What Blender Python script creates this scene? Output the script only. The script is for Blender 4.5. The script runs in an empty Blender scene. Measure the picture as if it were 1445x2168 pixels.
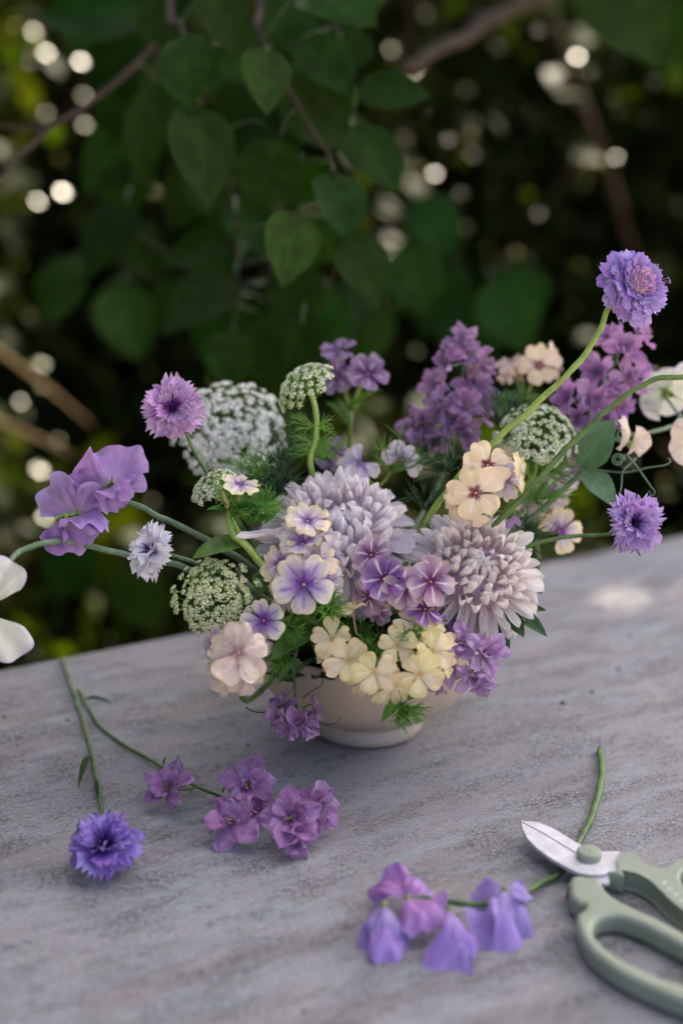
import bpy, math, random
import numpy as np
from mathutils import Vector, Matrix, noise as mnoise

SC = bpy.context.scene
COL = SC.collection
R = math.radians
V = Vector

# ------------------------------------------------------------------ camera
CAM_H = 0.446
PITCH = R(18.0)
LENS = 50.0
FPX = LENS / 36.0 * 2168.0
CAM = V((0, 0, CAM_H))
FWD = V((0, math.cos(PITCH), -math.sin(PITCH)))
RGT = V((1, 0, 0))
UPV = V((0, math.sin(PITCH), math.cos(PITCH)))
cd = bpy.data.cameras.new('camera')
cd.sensor_fit = 'VERTICAL'; cd.sensor_height = 36.0; cd.sensor_width = 24.0
cd.lens = LENS; cd.clip_start = 0.02; cd.clip_end = 500
cd.dof.use_dof = True; cd.dof.focus_distance = 0.872; cd.dof.aperture_fstop = 2.5
cam = bpy.data.objects.new('camera', cd); COL.objects.link(cam)
cam.location = CAM; cam.rotation_euler = (R(90) - PITCH, 0, 0)
SC.camera = cam

# ------------------------------------------------------------------ sky, sun, exposure
SUN_EL, SUN_AZ = R(50), R(32)          # azimuth from +Y (away from the camera) towards +X
SUND = V((math.sin(SUN_AZ) * math.cos(SUN_EL), math.cos(SUN_AZ) * math.cos(SUN_EL), math.sin(SUN_EL)))
wd = bpy.data.worlds.new('World'); SC.world = wd; wd.use_nodes = True
wn = wd.node_tree.nodes; wl = wd.node_tree.links
sky = wn.new('ShaderNodeTexSky'); sky.sky_type = 'NISHITA'; sky.sun_disc = False
sky.air_density = 0.25; sky.dust_density = 5.0; sky.ozone_density = 0.3
sky.sun_elevation = SUN_EL; sky.sun_rotation = SUN_AZ
wl.new(sky.outputs[0], wn['Background'].inputs[0])
wn['Background'].inputs[1].default_value = 0.15
sd = bpy.data.lights.new('sun', 'SUN'); sd.energy = 4.5; sd.angle = R(0.53); sd.color = (1.0, 0.88, 0.70)
so = bpy.data.objects.new('sun', sd); COL.objects.link(so)
so.rotation_euler = SUND.to_track_quat('Z', 'Y').to_euler(); so.location = (2, 4, 6)
SC.view_settings.view_transform = 'Standard'; SC.view_settings.look = 'None'
SC.view_settings.gamma = 1.0; SC.view_settings.use_curve_mapping = False
SC.view_settings.exposure = 2.7
SC.cycles.max_bounces = 7; SC.cycles.diffuse_bounces = 4; SC.cycles.transmission_bounces = 5
SC.cycles.caustics_reflective = False; SC.cycles.caustics_refractive = False
SC.cycles.use_denoising = True

# ------------------------------------------------------------------ small helpers
def P(px, py, d):
    """a point at photo position (px, py), d metres along the viewing axis"""
    return CAM + d * (FWD + RGT * ((px - 722.5) / FPX) - UPV * ((py - 1084.0) / FPX))
def T(px, py, z=0.0):
    r = FWD + RGT * ((px - 722.5) / FPX) - UPV * ((py - 1084.0) / FPX)
    return CAM + r * ((z - CAM_H) / r.z)
def D(r, u, t):
    """direction: right, up, towards the camera"""
    return (RGT * r + UPV * u - FWD * t).normalized()
def px2m(n, d): return n / FPX * d
def S(r, g, b):
    f = lambda c: (c / 255 / 12.92) if c / 255 <= 0.04045 else ((c / 255 + 0.055) / 1.055) ** 2.4
    return (f(r), f(g), f(b), 1.0)
def sstep(a, b, x):
    t = min(1, max(0, (x - a) / (b - a))); return t * t * (3 - 2 * t)
def frame(o, X, Z, s=1.0):
    X = V(X).normalized(); Z = V(Z); Z = Z - X * Z.dot(X)
    if Z.length < 1e-6: Z = X.orthogonal()
    Z.normalize(); Y = Z.cross(X)
    m = Matrix(((X.x, Y.x, Z.x, 0), (X.y, Y.y, Z.y, 0), (X.z, Y.z, Z.z, 0), (0, 0, 0, 1)))
    if s != 1.0: m = m @ Matrix.Diagonal((s, s, s, 1)) if not isinstance(s, tuple) else m @ Matrix.Diagonal((*s, 1))
    return Matrix.Translation(o) @ m
def basis(Z, roll=0.0):
    Z = V(Z).normalized(); a = V((0, 0, 1)) if abs(Z.z) < 0.95 else V((1, 0, 0))
    X = (a - Z * a.dot(Z)).normalized(); Y = Z.cross(X)
    c, s = math.cos(roll), math.sin(roll)
    return X * c + Y * s, Y * c - X * s, Z

class MB:
    def __init__(self): self.v = []; self.f = []; self.uv = []
    def grid(self, nu, nv, fn, flip=False):
        b = len(self.v)
        for i in range(nu + 1):
            for j in range(nv + 1):
                u, v = i / nu, j / nv
                self.v.append(tuple(fn(u, v))); self.uv.append((u, v))
        for i in range(nu):
            for j in range(nv):
                a = b + i * (nv + 1) + j
                q = (a, a + nv + 1, a + nv + 2, a + 1)
                self.f.append(q[::-1] if flip else q)
        return self
    def tube(self, pts, rad, n=6, sub=4, cap=True):
        pts = spline(pts, sub) if sub > 1 else [V(p) for p in pts]
        m = len(pts)
        if not hasattr(rad, '__len__'): rad = [rad, rad]
        b = len(self.v); X = None
        for i, p in enumerate(pts):
            t = (pts[min(i + 1, m - 1)] - pts[max(i - 1, 0)])
            t = t.normalized() if t.length > 1e-9 else V((0, 0, 1))
            if X is None: X = t.orthogonal().normalized()
            X = (X - t * X.dot(t)).normalized(); Y = t.cross(X)
            w = i / max(1, m - 1) * (len(rad) - 1); k = min(int(w), len(rad) - 2); r = rad[k] + (rad[k + 1] - rad[k]) * (w - k)
            if n >= 7:
                k_ = mnoise.noise(p * 160.0) ; r *= 1 + 0.16 * k_; p = p + (X * mnoise.noise(p * 90.0 + V((9, 0, 0))) + Y * mnoise.noise(p * 90.0 + V((0, 9, 0)))) * r * 0.55
            for j in range(n):
                a = 2 * math.pi * j / n
                self.v.append(tuple(p + (X * math.cos(a) + Y * math.sin(a)) * r)); self.uv.append((i / max(1, m - 1), j / n))
        for i in range(m - 1):
            for j in range(n):
                a = b + i * n + j; c = b + i * n + (j + 1) % n
                self.f.append((a, c, c + n, a + n))
        if cap:
            self.f.append(tuple(b + j for j in range(n))[::-1]); self.f.append(tuple(b + (m - 1) * n + j for j in range(n)))
        return self
    def lathe(self, prof, n=48, M=None):
        b = len(self.v)
        for i, (r, z) in enumerate(prof):
            for j in range(n):
                a = 2 * math.pi * j / n; p = V((r * math.cos(a), r * math.sin(a), z))
                if M is not None: p = M @ p
                self.v.append(tuple(p)); self.uv.append((i / (len(prof) - 1), j / n))
        for i in range(len(prof) - 1):
            for j in range(n):
                a = b + i * n + j; c = b + i * n + (j + 1) % n
                self.f.append((a, c, c + n, a + n))
        return self
    def add(self, o, M):
        b = len(self.v)
        self.v += [tuple(M @ V(p)) for p in o.v]; self.uv += o.uv
        self.f += [tuple(b + i for i in f) for f in o.f]
        return self
    def mesh(self, name, mat, smooth=True):
        me = bpy.data.meshes.new(name); me.from_pydata(self.v, [], self.f)
        uvl = me.uv_layers.new(name='UVMap')
        li = np.zeros(len(me.loops), dtype=np.int32); me.loops.foreach_get('vertex_index', li)
        uvl.data.foreach_set('uv', np.array(self.uv, dtype=np.float32)[li].ravel())
        if smooth: me.polygons.foreach_set('use_smooth', [True] * len(me.polygons))
        me.materials.append(mat); me.update()
        return me

def spline(pts, sub=4):
    pts = [V(p) for p in pts]
    if len(pts) < 3: return [pts[0].lerp(pts[-1], i / sub) for i in range(sub + 1)]
    q = [pts[0] * 2 - pts[1]] + pts + [pts[-1] * 2 - pts[-2]]
    out = []
    for i in range(1, len(q) - 2):
        p0, p1, p2, p3 = q[i - 1:i + 3]
        for k in range(sub):
            t = k / sub
            out.append(0.5 * ((2 * p1) + (p2 - p0) * t + (2 * p0 - 5 * p1 + 4 * p2 - p3) * t * t + (3 * p1 - p0 - 3 * p2 + p3) * t ** 3))
    out.append(pts[-1]); return out

WM = {}
def thing(name, base, label, cat, group=None):
    o = bpy.data.objects.new(name, None); COL.objects.link(o)
    o.empty_display_size = 0.01; o.location = base; WM[o] = Matrix.Translation(base)
    o['label'] = label; o['category'] = cat
    if group: o['group'] = group
    return o
def part(name, me, world, parent, label=None):
    o = bpy.data.objects.new(name, me); COL.objects.link(o)
    o.parent = parent; o.matrix_basis = WM[parent].inverted() @ world; WM[o] = world
    if label: o['label'] = label
    return o
def solo(name, me, world, label=None, cat=None, group=None, kind=None):
    o = bpy.data.objects.new(name, me); COL.objects.link(o); o.matrix_basis = world; WM[o] = world
    if label: o['label'] = label
    if cat: o['category'] = cat
    if group: o['group'] = group
    if kind: o['kind'] = kind
    return o
I4 = Matrix.Identity(4)

# ------------------------------------------------------------------ materials
def newmat(name):
    m = bpy.data.materials.new(name); m.use_nodes = True
    nt = m.node_tree; nt.nodes.clear()
    out = nt.nodes.new('ShaderNodeOutputMaterial')
    return m, nt, out
class N:
    """terse node helper"""
    def __init__(self, nt): self.nt = nt
    def new(self, t, **k):
        n = self.nt.nodes.new(t)
        for a, b in k.items(): setattr(n, a, b)
        return n
    def link(self, a, b): self.nt.links.new(a, b)
    def val(self, sock, v):
        if hasattr(v, 'bl_idname') or isinstance(v, bpy.types.NodeSocket): self.nt.links.new(v, sock)
        else: sock.default_value = v
    def math(self, op, a, b=0.0, c=0.0, clamp=False):
        n = self.new('ShaderNodeMath', operation=op, use_clamp=clamp)
        self.val(n.inputs[0], a); self.val(n.inputs[1], b); self.val(n.inputs[2], c); return n.outputs[0]
    def ramp(self, fac, stops, interp='LINEAR'):
        n = self.new('ShaderNodeValToRGB'); n.color_ramp.interpolation = interp
        e = n.color_ramp.elements
        while len(e) < len(stops): e.new(0.5)
        for k, (p, c) in enumerate(stops):
            e[k].position = p; e[k].color = c if hasattr(c, '__len__') else (c, c, c, 1)
        self.val(n.inputs[0], fac); return n.outputs[0]
    def mix(self, fac, a, b, blend='MIX'):
        n = self.new('ShaderNodeMix', data_type='RGBA', blend_type=blend)
        self.val(n.inputs[0], fac); self.val(n.inputs[6], a); self.val(n.inputs[7], b); return n.outputs[2]
    def mapr(self, x, a, b, c=0.0, d=1.0, smooth=True):
        n = self.new('ShaderNodeMapRange'); n.interpolation_type = 'SMOOTHSTEP' if smooth else 'LINEAR'
        self.val(n.inputs[0], x); n.inputs[1].default_value = a; n.inputs[2].default_value = b
        n.inputs[3].default_value = c; n.inputs[4].default_value = d; return n.outputs[0]
    def noise(self, vec, scale=5, detail=2, rough=0.5, dist=0.0):
        n = self.new('ShaderNodeTexNoise'); n.inputs['Scale'].default_value = scale; n.inputs['Detail'].default_value = detail
        n.inputs['Roughness'].default_value = rough; n.inputs['Distortion'].default_value = dist
        if vec is not None: self.link(vec, n.inputs['Vector'])
        return n.outputs['Fac']
    def comb(self, x, y, z=0.0):
        n = self.new('ShaderNodeCombineXYZ')
        for k, q in enumerate((x, y, z)): self.val(n.inputs[k], q)
        return n.outputs[0]
    def uv(self):
        n = self.new('ShaderNodeUVMap'); s = self.new('ShaderNodeSeparateXYZ'); self.link(n.outputs[0], s.inputs[0])
        return s.outputs[0], s.outputs[1]
    def rnd(self): return self.new('ShaderNodeObjectInfo').outputs['Random']
    def hsv(self, col, h, s, v):
        n = self.new('ShaderNodeHueSaturation'); self.val(n.inputs['Hue'], h); self.val(n.inputs['Saturation'], s); self.val(n.inputs['Value'], v)
        self.val(n.inputs['Color'], col); return n.outputs[0]
    def bump(self, h, strength=0.2, dist=0.001):
        n = self.new('ShaderNodeBump'); n.inputs['Strength'].default_value = strength; n.inputs['Distance'].default_value = dist
        self.val(n.inputs['Height'], h); return n.outputs[0]
    def bsdf(self, col, rough=0.5, spec=0.5, normal=None, metal=0.0, coat=0.0):
        n = self.new('ShaderNodeBsdfPrincipled'); self.val(n.inputs['Base Color'], col); self.val(n.inputs['Roughness'], rough)
        n.inputs['Specular IOR Level'].default_value = spec; n.inputs['Metallic'].default_value = metal; n.inputs['Coat Weight'].default_value = coat
        if normal is not None: self.link(normal, n.inputs['Normal'])
        return n.outputs[0]
    def thin(self, col, transl, rough, spec, normal=None, tcol=None):
        p = self.bsdf(col, rough, spec, normal)
        t = self.new('ShaderNodeBsdfTranslucent'); self.val(t.inputs[0], tcol if tcol is not None else col)
        m = self.new('ShaderNodeMixShader'); m.inputs[0].default_value = transl
        self.link(p, m.inputs[1]); self.link(t.outputs[0], m.inputs[2]); return m.outputs[0]

def petal_mat(name, stops, streak=None, streak_win=(0.1, 0.2, 0.45, 0.7), edge=None, transl=0.3, rough=0.55, spec=0.25,
              hue=0.015, val=0.12, veins=0.28, blotch=None):
    m, nt, out = newmat(name); n = N(nt); u, v = n.uv(); r = n.rnd()
    rr = n.math('MULTIPLY', r, 37.0)
    wob = n.noise(n.comb(n.math('MULTIPLY', u, 3.0), n.math('MULTIPLY', v, 5.0), rr), 1.0, 3, 0.6)
    uu = n.math('ADD', u, n.math('MULTIPLY', n.math('SUBTRACT', wob, 0.5), 0.22))
    c = n.ramp(uu, stops)
    fine = n.noise(n.comb(n.math('MULTIPLY', u, 2.5), n.math('MULTIPLY', v, 22.0), rr), 1.0, 2, 0.6)
    c = n.mix(n.math('MULTIPLY', n.mapr(fine, 0.45, 0.62), veins), c, n.hsv(c, 0.5, 1.25, 0.62))
    if streak:
        s = n.math('ABSOLUTE', n.math('SUBTRACT', v, 0.5))
        a, b, c2, d = streak_win
        win = n.math('MULTIPLY', n.mapr(u, a, b), n.mapr(u, c2, d, 1.0, 0.0))
        msk = n.math('MULTIPLY', n.mapr(s, 0.01, 0.13, 1.0, 0.0), win)
        msk = n.math('MULTIPLY', msk, n.mapr(fine, 0.35, 0.58, 0.1, 0.9))
        c = n.mix(msk, c, streak)
    if edge:
        s = n.math('ABSOLUTE', n.math('SUBTRACT', v, 0.5))
        e = n.math('MAXIMUM', n.math('MULTIPLY', n.mapr(n.math('ADD', s, n.math('MULTIPLY', n.math('SUBTRACT', wob, 0.5), 0.5)), 0.18, 0.6), n.mapr(u, 0.2, 0.6)), n.mapr(uu, 0.6, 1.05))
        c = n.mix(n.math('MULTIPLY', e, 0.85), c, edge)
    if blotch:
        bl = n.noise(n.comb(n.math('MULTIPLY', u, 2.0), n.math('MULTIPLY', v, 2.0), rr), 1.6, 3, 0.6)
        c = n.mix(n.mapr(bl, 0.48, 0.75, 0.0, 0.8), c, blotch)
    c = n.hsv(c, n.math('MULTIPLY_ADD', r, 2 * hue, 0.5 - hue), n.math('MULTIPLY_ADD', r, 0.2, 0.9),
              n.math('MULTIPLY_ADD', n.math('FRACT', n.math('MULTIPLY', r, 7.13)), 2 * val, 1 - val))
    nb = n.bump(n.math('ADD', fine, n.math('MULTIPLY', wob, 0.8)), 0.6, 0.0012)
    n.link(n.thin(c, transl, rough, spec, nb), out.inputs[0])
    return m
def leaf_mat(name, dark, light, vein, rough=0.42, spec=0.4, transl=0.3, ttint=(1.3, 1.5, 0.5), val=0.25, veinamt=0.5, hue=0.02):
    m, nt, out = newmat(name); n = N(nt); u, v = n.uv(); r = n.rnd()
    geo = n.new('ShaderNodeNewGeometry')
    rnd = n.math('FRACT', n.math('ADD', n.math('MULTIPLY', r, 5.3), geo.outputs['Random Per Island']))
    s = n.math('ABSOLUTE', n.math('SUBTRACT', v, 0.5))
    ph = n.math('SUBTRACT', n.math('MULTIPLY', u, 7.5), n.math('MULTIPLY', s, 6.5))
    w = n.math('ABSOLUTE', n.math('SUBTRACT', n.math('FRACT', ph), 0.5))
    side = n.mapr(w, 0.0, 0.10, 1.0, 0.0)
    mid = n.mapr(s, 0.008, 0.035, 1.0, 0.0)
    vm = n.math('MAXIMUM', n.math('MULTIPLY', side, 0.55), mid)
    tc = n.new('ShaderNodeTexCoord').outputs['Object']
    mott = n.noise(n.comb(n.math('MULTIPLY', u, 5.0), n.math('MULTIPLY', v, 3.0), n.math('MULTIPLY', rnd, 30)), 1.0, 4, 0.6)
    c = n.mix(n.mapr(mott, 0.3, 0.7), dark, light)
    c = n.mix(n.math('MULTIPLY', vm, veinamt), c, vein)
    c = n.hsv(c, n.math('MULTIPLY_ADD', rnd, 2 * hue, 0.5 - hue), 1.0, n.math('MULTIPLY_ADD', n.math('FRACT', n.math('MULTIPLY', rnd, 9.7)), 2 * val, 1 - val))
    tn = n.mix(1.0, c, (*ttint, 1), 'MULTIPLY')
    nb = n.bump(n.math('ADD', n.math('MULTIPLY', vm, -0.6), n.math('MULTIPLY', mott, 0.5)), 0.35, 0.0012)
    n.link(n.thin(c, transl, rough, spec, nb, tn), out.inputs[0])
    return m
def stem_mat(name, a, b, rough=0.5, stripes=0.35):
    m, nt, out = newmat(name); n = N(nt); u, v = n.uv(); r = n.rnd()
    tc = n.new('ShaderNodeTexCoord').outputs['Object']
    ns = n.noise(tc, 90, 3, 0.6)
    st = n.mapr(n.math('ABSOLUTE', n.math('SUBTRACT', n.math('FRACT', n.math('MULTIPLY', v, 4.0)), 0.5)), 0.1, 0.3)
    c = n.mix(n.mapr(ns, 0.35, 0.65), a, b)
    c = n.mix(n.math('MULTIPLY', st, stripes), c, n.hsv(c, 0.5, 0.9, 1.5))
    c = n.hsv(c, 0.5, 1.0, n.math('MULTIPLY_ADD', r, 0.3, 0.85))
    n.link(n.bsdf(c, rough, 0.3, n.bump(n.math('ADD', ns, n.math('MULTIPLY', st, 0.5)), 0.3, 0.0006)), out.inputs[0])
    return m
def plain_mat(name, a, b, scale=60, rough=0.5, spec=0.4, bump=0.1, coat=0.0, dist=0.0006):
    m, nt, out = newmat(name); n = N(nt)
    tc = n.new('ShaderNodeTexCoord').outputs['Object']
    ns = n.noise(tc, scale, 4, 0.6)
    c = n.mix(n.mapr(ns, 0.35, 0.65), a, b)
    rg = n.math('MULTIPLY_ADD', ns, 0.2, rough - 0.1)
    n.link(n.bsdf(c, rg, spec, n.bump(ns, bump, dist), coat=coat), out.inputs[0])
    return m

M = {}
M['mum_a'] = petal_mat('chrysanthemum_lavender', [(0, S(226, 210, 222)), (0.4, S(243, 237, 242)), (1, S(252, 250, 252))], transl=0.4, veins=0.22, hue=0.012, val=0.07, rough=0.5)
M['mum_b'] = petal_mat('chrysanthemum_blush', [(0, S(224, 206, 208)), (0.4, S(243, 236, 234)), (1, S(252, 249, 245))], transl=0.4, veins=0.22, hue=0.02, val=0.07, rough=0.5)
M['mum_core'] = plain_mat('chrysanthemum_core', S(176, 150, 172), S(196, 170, 186), 200, 0.7)
M['ph_violet'] = petal_mat('phlox_violet_eye', [(0, S(96, 56, 130)), (0.12, S(124, 96, 168)), (0.36, S(188, 175, 206)), (0.66, S(220, 213, 216)), (1, S(240, 230, 200))],
                           streak=S(130, 104, 170), streak_win=(0.03, 0.10, 0.45, 0.85), edge=S(236, 228, 196), transl=0.4, spec=0.1, rough=0.7)
M['ph_mauve'] = petal_mat('phlox_cream_mauve_eye', [(0, S(84, 40, 110)), (0.10, S(140, 100, 160)), (0.3, S(206, 188, 200)), (0.6, S(228, 214, 186)), (1, S(236, 224, 182))],
                          streak=S(242, 238, 236), edge=S(238, 226, 180), veins=0.25)
M['ph_lilac'] = petal_mat('phlox_pale_lilac', [(0, S(110, 70, 140)), (0.15, S(176, 154, 192)), (0.55, S(208, 196, 206)), (1, S(224, 214, 204))],
                          streak=S(236, 232, 240), edge=S(226, 216, 196), veins=0.25)
M['ph_yellow'] = petal_mat('phlox_butter_yellow', [(0, S(226, 200, 130)), (0.15, S(243, 232, 194)), (0.5, S(244, 231, 186)), (1, S(241, 221, 168))],
                           streak=S(250, 248, 234), veins=0.2, blotch=S(240, 220, 172), transl=0.42, spec=0.1, rough=0.7)
M['ph_cream'] = petal_mat('phlox_peach_cream', [(0, S(110, 46, 70)), (0.10, S(150, 84, 96)), (0.18, S(240, 220, 194)), (0.6, S(243, 224, 192)), (1, S(241, 219, 184))],
                          streak=S(250, 246, 240), streak_win=(0.05, 0.12, 0.5, 0.85), veins=0.22, blotch=S(238, 214, 180), transl=0.4, spec=0.1, rough=0.7)
M['ph_peach'] = petal_mat('phlox_dusty_peach', [(0, S(150, 110, 120)), (0.2, S(210, 190, 180)), (0.6, S(230, 215, 196)), (1, S(232, 214, 184))],
                          streak=S(240, 230, 220), veins=0.3, blotch=S(196, 166, 170))
M['ph_rose'] = petal_mat('phlox_rose_purple', [(0, S(96, 26, 80)), (0.13, S(120, 66, 120)), (0.45, S(172, 140, 170)), (0.8, S(198, 174, 182)), (1, S(204, 182, 176))],
                         streak=S(238, 232, 226), streak_win=(0.06, 0.15, 0.5, 0.95), veins=0.45, hue=0.03, val=0.14)
M['ph_plum'] = petal_mat('phlox_deep_plum', [(0, S(100, 20, 62)), (0.2, S(104, 56, 132)), (0.6, S(146, 108, 166)), (1, S(190, 166, 190))],
                         streak=S(240, 236, 236), streak_win=(0.06, 0.15, 0.6, 1.0), veins=0.45)
M['ph_dusk'] = petal_mat('phlox_dusky_purple', [(0, S(76, 44, 92)), (0.3, S(118, 92, 134)), (0.7, S(150, 126, 158)), (1, S(176, 156, 176))], streak=S(206, 196, 214), veins=0.4)
M['corn_lilac'] = petal_mat('cornflower_lilac', [(0, S(120, 60, 146)), (0.3, S(186, 144, 202)), (1, S(216, 186, 226))], veins=0.3)
M['corn_lav'] = petal_mat('cornflower_lavender', [(0, S(124, 84, 166)), (0.3, S(184, 152, 216)), (1, S(212, 186, 236))], veins=0.3)
M['corn_white'] = petal_mat('cornflower_white', [(0, S(196, 178, 214)), (0.25, S(238, 234, 246)), (1, S(250, 249, 252))], veins=0.15)
M['corn_blue'] = petal_mat('cornflower_violet', [(0, S(94, 62, 146)), (0.3, S(150, 122, 200)), (1, S(184, 156, 226))], veins=0.4)
M['corn_eye'] = plain_mat('cornflower_centre', S(60, 16, 96), S(96, 40, 132), 400, 0.5)
M['corn_eye_dk'] = plain_mat('cornflower_dark_centre', S(44, 26, 84), S(84, 58, 130), 400, 0.5)
M['scab'] = petal_mat('scabiosa_blue_violet', [(0, S(134, 112, 196)), (0.4, S(166, 142, 216)), (1, S(184, 160, 228))], veins=0.3, hue=0.02)
M['scab_in'] = petal_mat('scabiosa_inner_pink', [(0, S(170, 130, 196)), (1, S(214, 178, 220))], veins=0.2, hue=0.02)
M['lark'] = petal_mat('larkspur_mauve', [(0, S(186, 156, 190)), (0.25, S(172, 136, 178)), (0.7, S(184, 150, 190)), (1, S(198, 168, 206))], veins=0.5, hue=0.02, transl=0.35, blotch=S(196, 164, 194))
M['lark_t'] = petal_mat('larkspur_cut_mauve', [(0, S(190, 154, 190)), (0.25, S(176, 132, 178)), (0.7, S(190, 146, 190)), (1, S(202, 164, 206))], veins=0.6, hue=0.02, transl=0.35, blotch=S(196, 156, 194))
M['lark_pk'] = petal_mat('larkspur_orchid', [(0, S(186, 150, 192)), (0.3, S(192, 150, 200)), (1, S(210, 174, 216))], veins=0.45, hue=0.02, transl=0.4, blotch=S(172, 122, 184))
M['lark_li'] = petal_mat('larkspur_lilac', [(0, S(170, 138, 190)), (0.35, S(200, 166, 208)), (1, S(220, 190, 224))], transl=0.4, veins=0.35, hue=0.02)
M['lark_eye'] = plain_mat('larkspur_stamen', S(176, 166, 90), S(206, 198, 140), 900, 0.5)
M['pea_mauve'] = petal_mat('sweet_pea_mauve', [(0, S(200, 194, 190)), (0.15, S(180, 150, 192)), (0.55, S(172, 136, 196)), (1, S(190, 160, 216))], veins=0.3, hue=0.02, val=0.08, blotch=S(170, 122, 182), transl=0.35)
M['pea_violet'] = petal_mat('sweet_pea_violet', [(0, S(200, 200, 206)), (0.12, S(176, 160, 206)), (0.6, S(160, 138, 200)), (1, S(178, 158, 214))], veins=0.45, hue=0.015, blotch=S(164, 124, 188), transl=0.3)
M['pea_pink'] = petal_mat('sweet_pea_pink', [(0, S(184, 140, 194)), (0.5, S(186, 132, 196)), (1, S(170, 132, 200))], veins=0.4, blotch=S(196, 138, 194), transl=0.3)
M['pea_white'] = petal_mat('sweet_pea_white', [(0, S(206, 216, 170)), (0.25, S(222, 225, 204)), (0.9, S(228, 228, 216)), (1, S(212, 202, 226))], veins=0.12, hue=0.01, val=0.04, transl=0.35)
M['pea_cream'] = petal_mat('sweet_pea_faded_cream', [(0, S(206, 200, 170)), (0.5, S(226, 214, 196)), (1, S(222, 206, 196))], veins=0.3, transl=0.35)
M['lace_white'] = plain_mat('lace_white', S(226, 230, 216), S(246, 248, 240), 600, 0.6)
M['lace_green'] = plain_mat('lace_green_white', S(196, 216, 168), S(236, 242, 220), 700, 0.6)
M['lace_cream'] = plain_mat('lace_green_cream', S(214, 222, 160), S(240, 240, 196), 700, 0.6)
def lace_mat(name, a, b):
    m, nt, out = newmat(name); n = N(nt); tc = n.new('ShaderNodeTexCoord').outputs['Object']; r = n.rnd()
    c = n.mix(n.mapr(n.math('FRACT', n.math('ADD', n.noise(tc, 3.0, 2, 0.6), r)), 0.2, 0.8), a, b)
    n.link(n.thin(c, 0.4, 0.7, 0.1), out.inputs[0]); return m
M['lace_white'] = lace_mat('lace_white', S(240, 242, 232), S(252, 252, 248))
M['lace_green'] = lace_mat('lace_green_white', S(222, 234, 196), S(246, 249, 234))
M['lace_cream'] = lace_mat('lace_green_cream', S(226, 234, 180), S(247, 247, 214))
M['eye_yellow'] = plain_mat('flower_eye_yellow', S(214, 170, 40), S(232, 200, 80), 900, 0.5)
M['tube_peach'] = stem_mat('phlox_tube', S(190, 140, 110), S(206, 170, 140), 0.5, 0.2)
M['stem'] = stem_mat('stem_green', S(60, 88, 42), S(84, 112, 56))
M['stem_lt'] = stem_mat('stem_light_green', S(112, 140, 62), S(134, 160, 80))
M['stem_gr'] = stem_mat('stem_grey_green', S(78, 104, 76), S(104, 128, 98))
M['stem_dk'] = stem_mat('stem_dark_green', S(44, 62, 40), S(66, 88, 54))
M['feather'] = stem_mat('feathery_green', S(74, 120, 42), S(108, 154, 62), 0.5, 0.1)
M['feather_dk'] = stem_mat('feathery_dark_green', S(36, 70, 40), S(58, 92, 54), 0.5, 0.1)
M['leaf_phlox'] = leaf_mat('phlox_leaf', S(58, 98, 36), S(86, 134, 48), S(124, 160, 84), veinamt=0.35)
M['leaf_dark'] = leaf_mat('dark_leaf', S(38, 66, 34), S(58, 92, 44), S(90, 120, 70), veinamt=0.3)
M['leaf_pea'] = leaf_mat('sweet_pea_leaf', S(70, 104, 74), S(92, 124, 90), S(120, 148, 116), veinamt=0.35, rough=0.6)
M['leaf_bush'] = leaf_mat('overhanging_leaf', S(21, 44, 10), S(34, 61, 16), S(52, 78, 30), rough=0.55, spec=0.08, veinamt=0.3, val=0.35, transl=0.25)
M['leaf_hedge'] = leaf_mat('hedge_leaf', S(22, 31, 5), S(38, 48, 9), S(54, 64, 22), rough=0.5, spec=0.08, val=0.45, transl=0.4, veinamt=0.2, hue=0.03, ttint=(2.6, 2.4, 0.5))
M['leaf_gloss'] = leaf_mat('glossy_leaf', S(74, 88, 34), S(120, 120, 56), S(130, 130, 70), rough=0.30, spec=0.7, val=0.3, transl=0.3, veinamt=0.1, hue=0.02)
M['leaf_tree'] = leaf_mat('tree_leaf', S(46, 70, 30), S(70, 96, 42), S(90, 110, 60), transl=0.3, veinamt=0.2)
M['bark'] = plain_mat('bark', S(48, 36, 28), S(74, 58, 48), 40, 0.85, 0.2, 0.6, dist=0.004)
M['twig'] = plain_mat('twig', S(46, 38, 32), S(66, 56, 48), 60, 0.8, 0.2, 0.5)
M['straw'] = plain_mat('dry_stem', S(150, 128, 96), S(176, 154, 120), 60, 0.8, 0.2, 0.4)
M['sage'] = plain_mat('sage_plastic', S(132, 142, 122), S(138, 147, 127), 30, 0.5, 0.4, 0.04)
M['blade'] = plain_mat('white_coated_steel', S(208, 207, 212), S(186, 184, 184), 70, 0.42, 0.5, 0.06)
M['seam'] = plain_mat('blade_edge_steel', S(60, 58, 62), S(80, 78, 82), 200, 0.4, 0.5, 0.03)
M['print'] = plain_mat('white_print', S(220, 224, 226), S(226, 230, 232), 60, 0.6)
M['crumb'] = plain_mat('dark_crumb', S(46, 40, 38), S(70, 60, 54), 400, 0.9)
M['crumb_b'] = plain_mat('brown_crumb', S(140, 96, 60), S(160, 116, 76), 400, 0.9)

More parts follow.
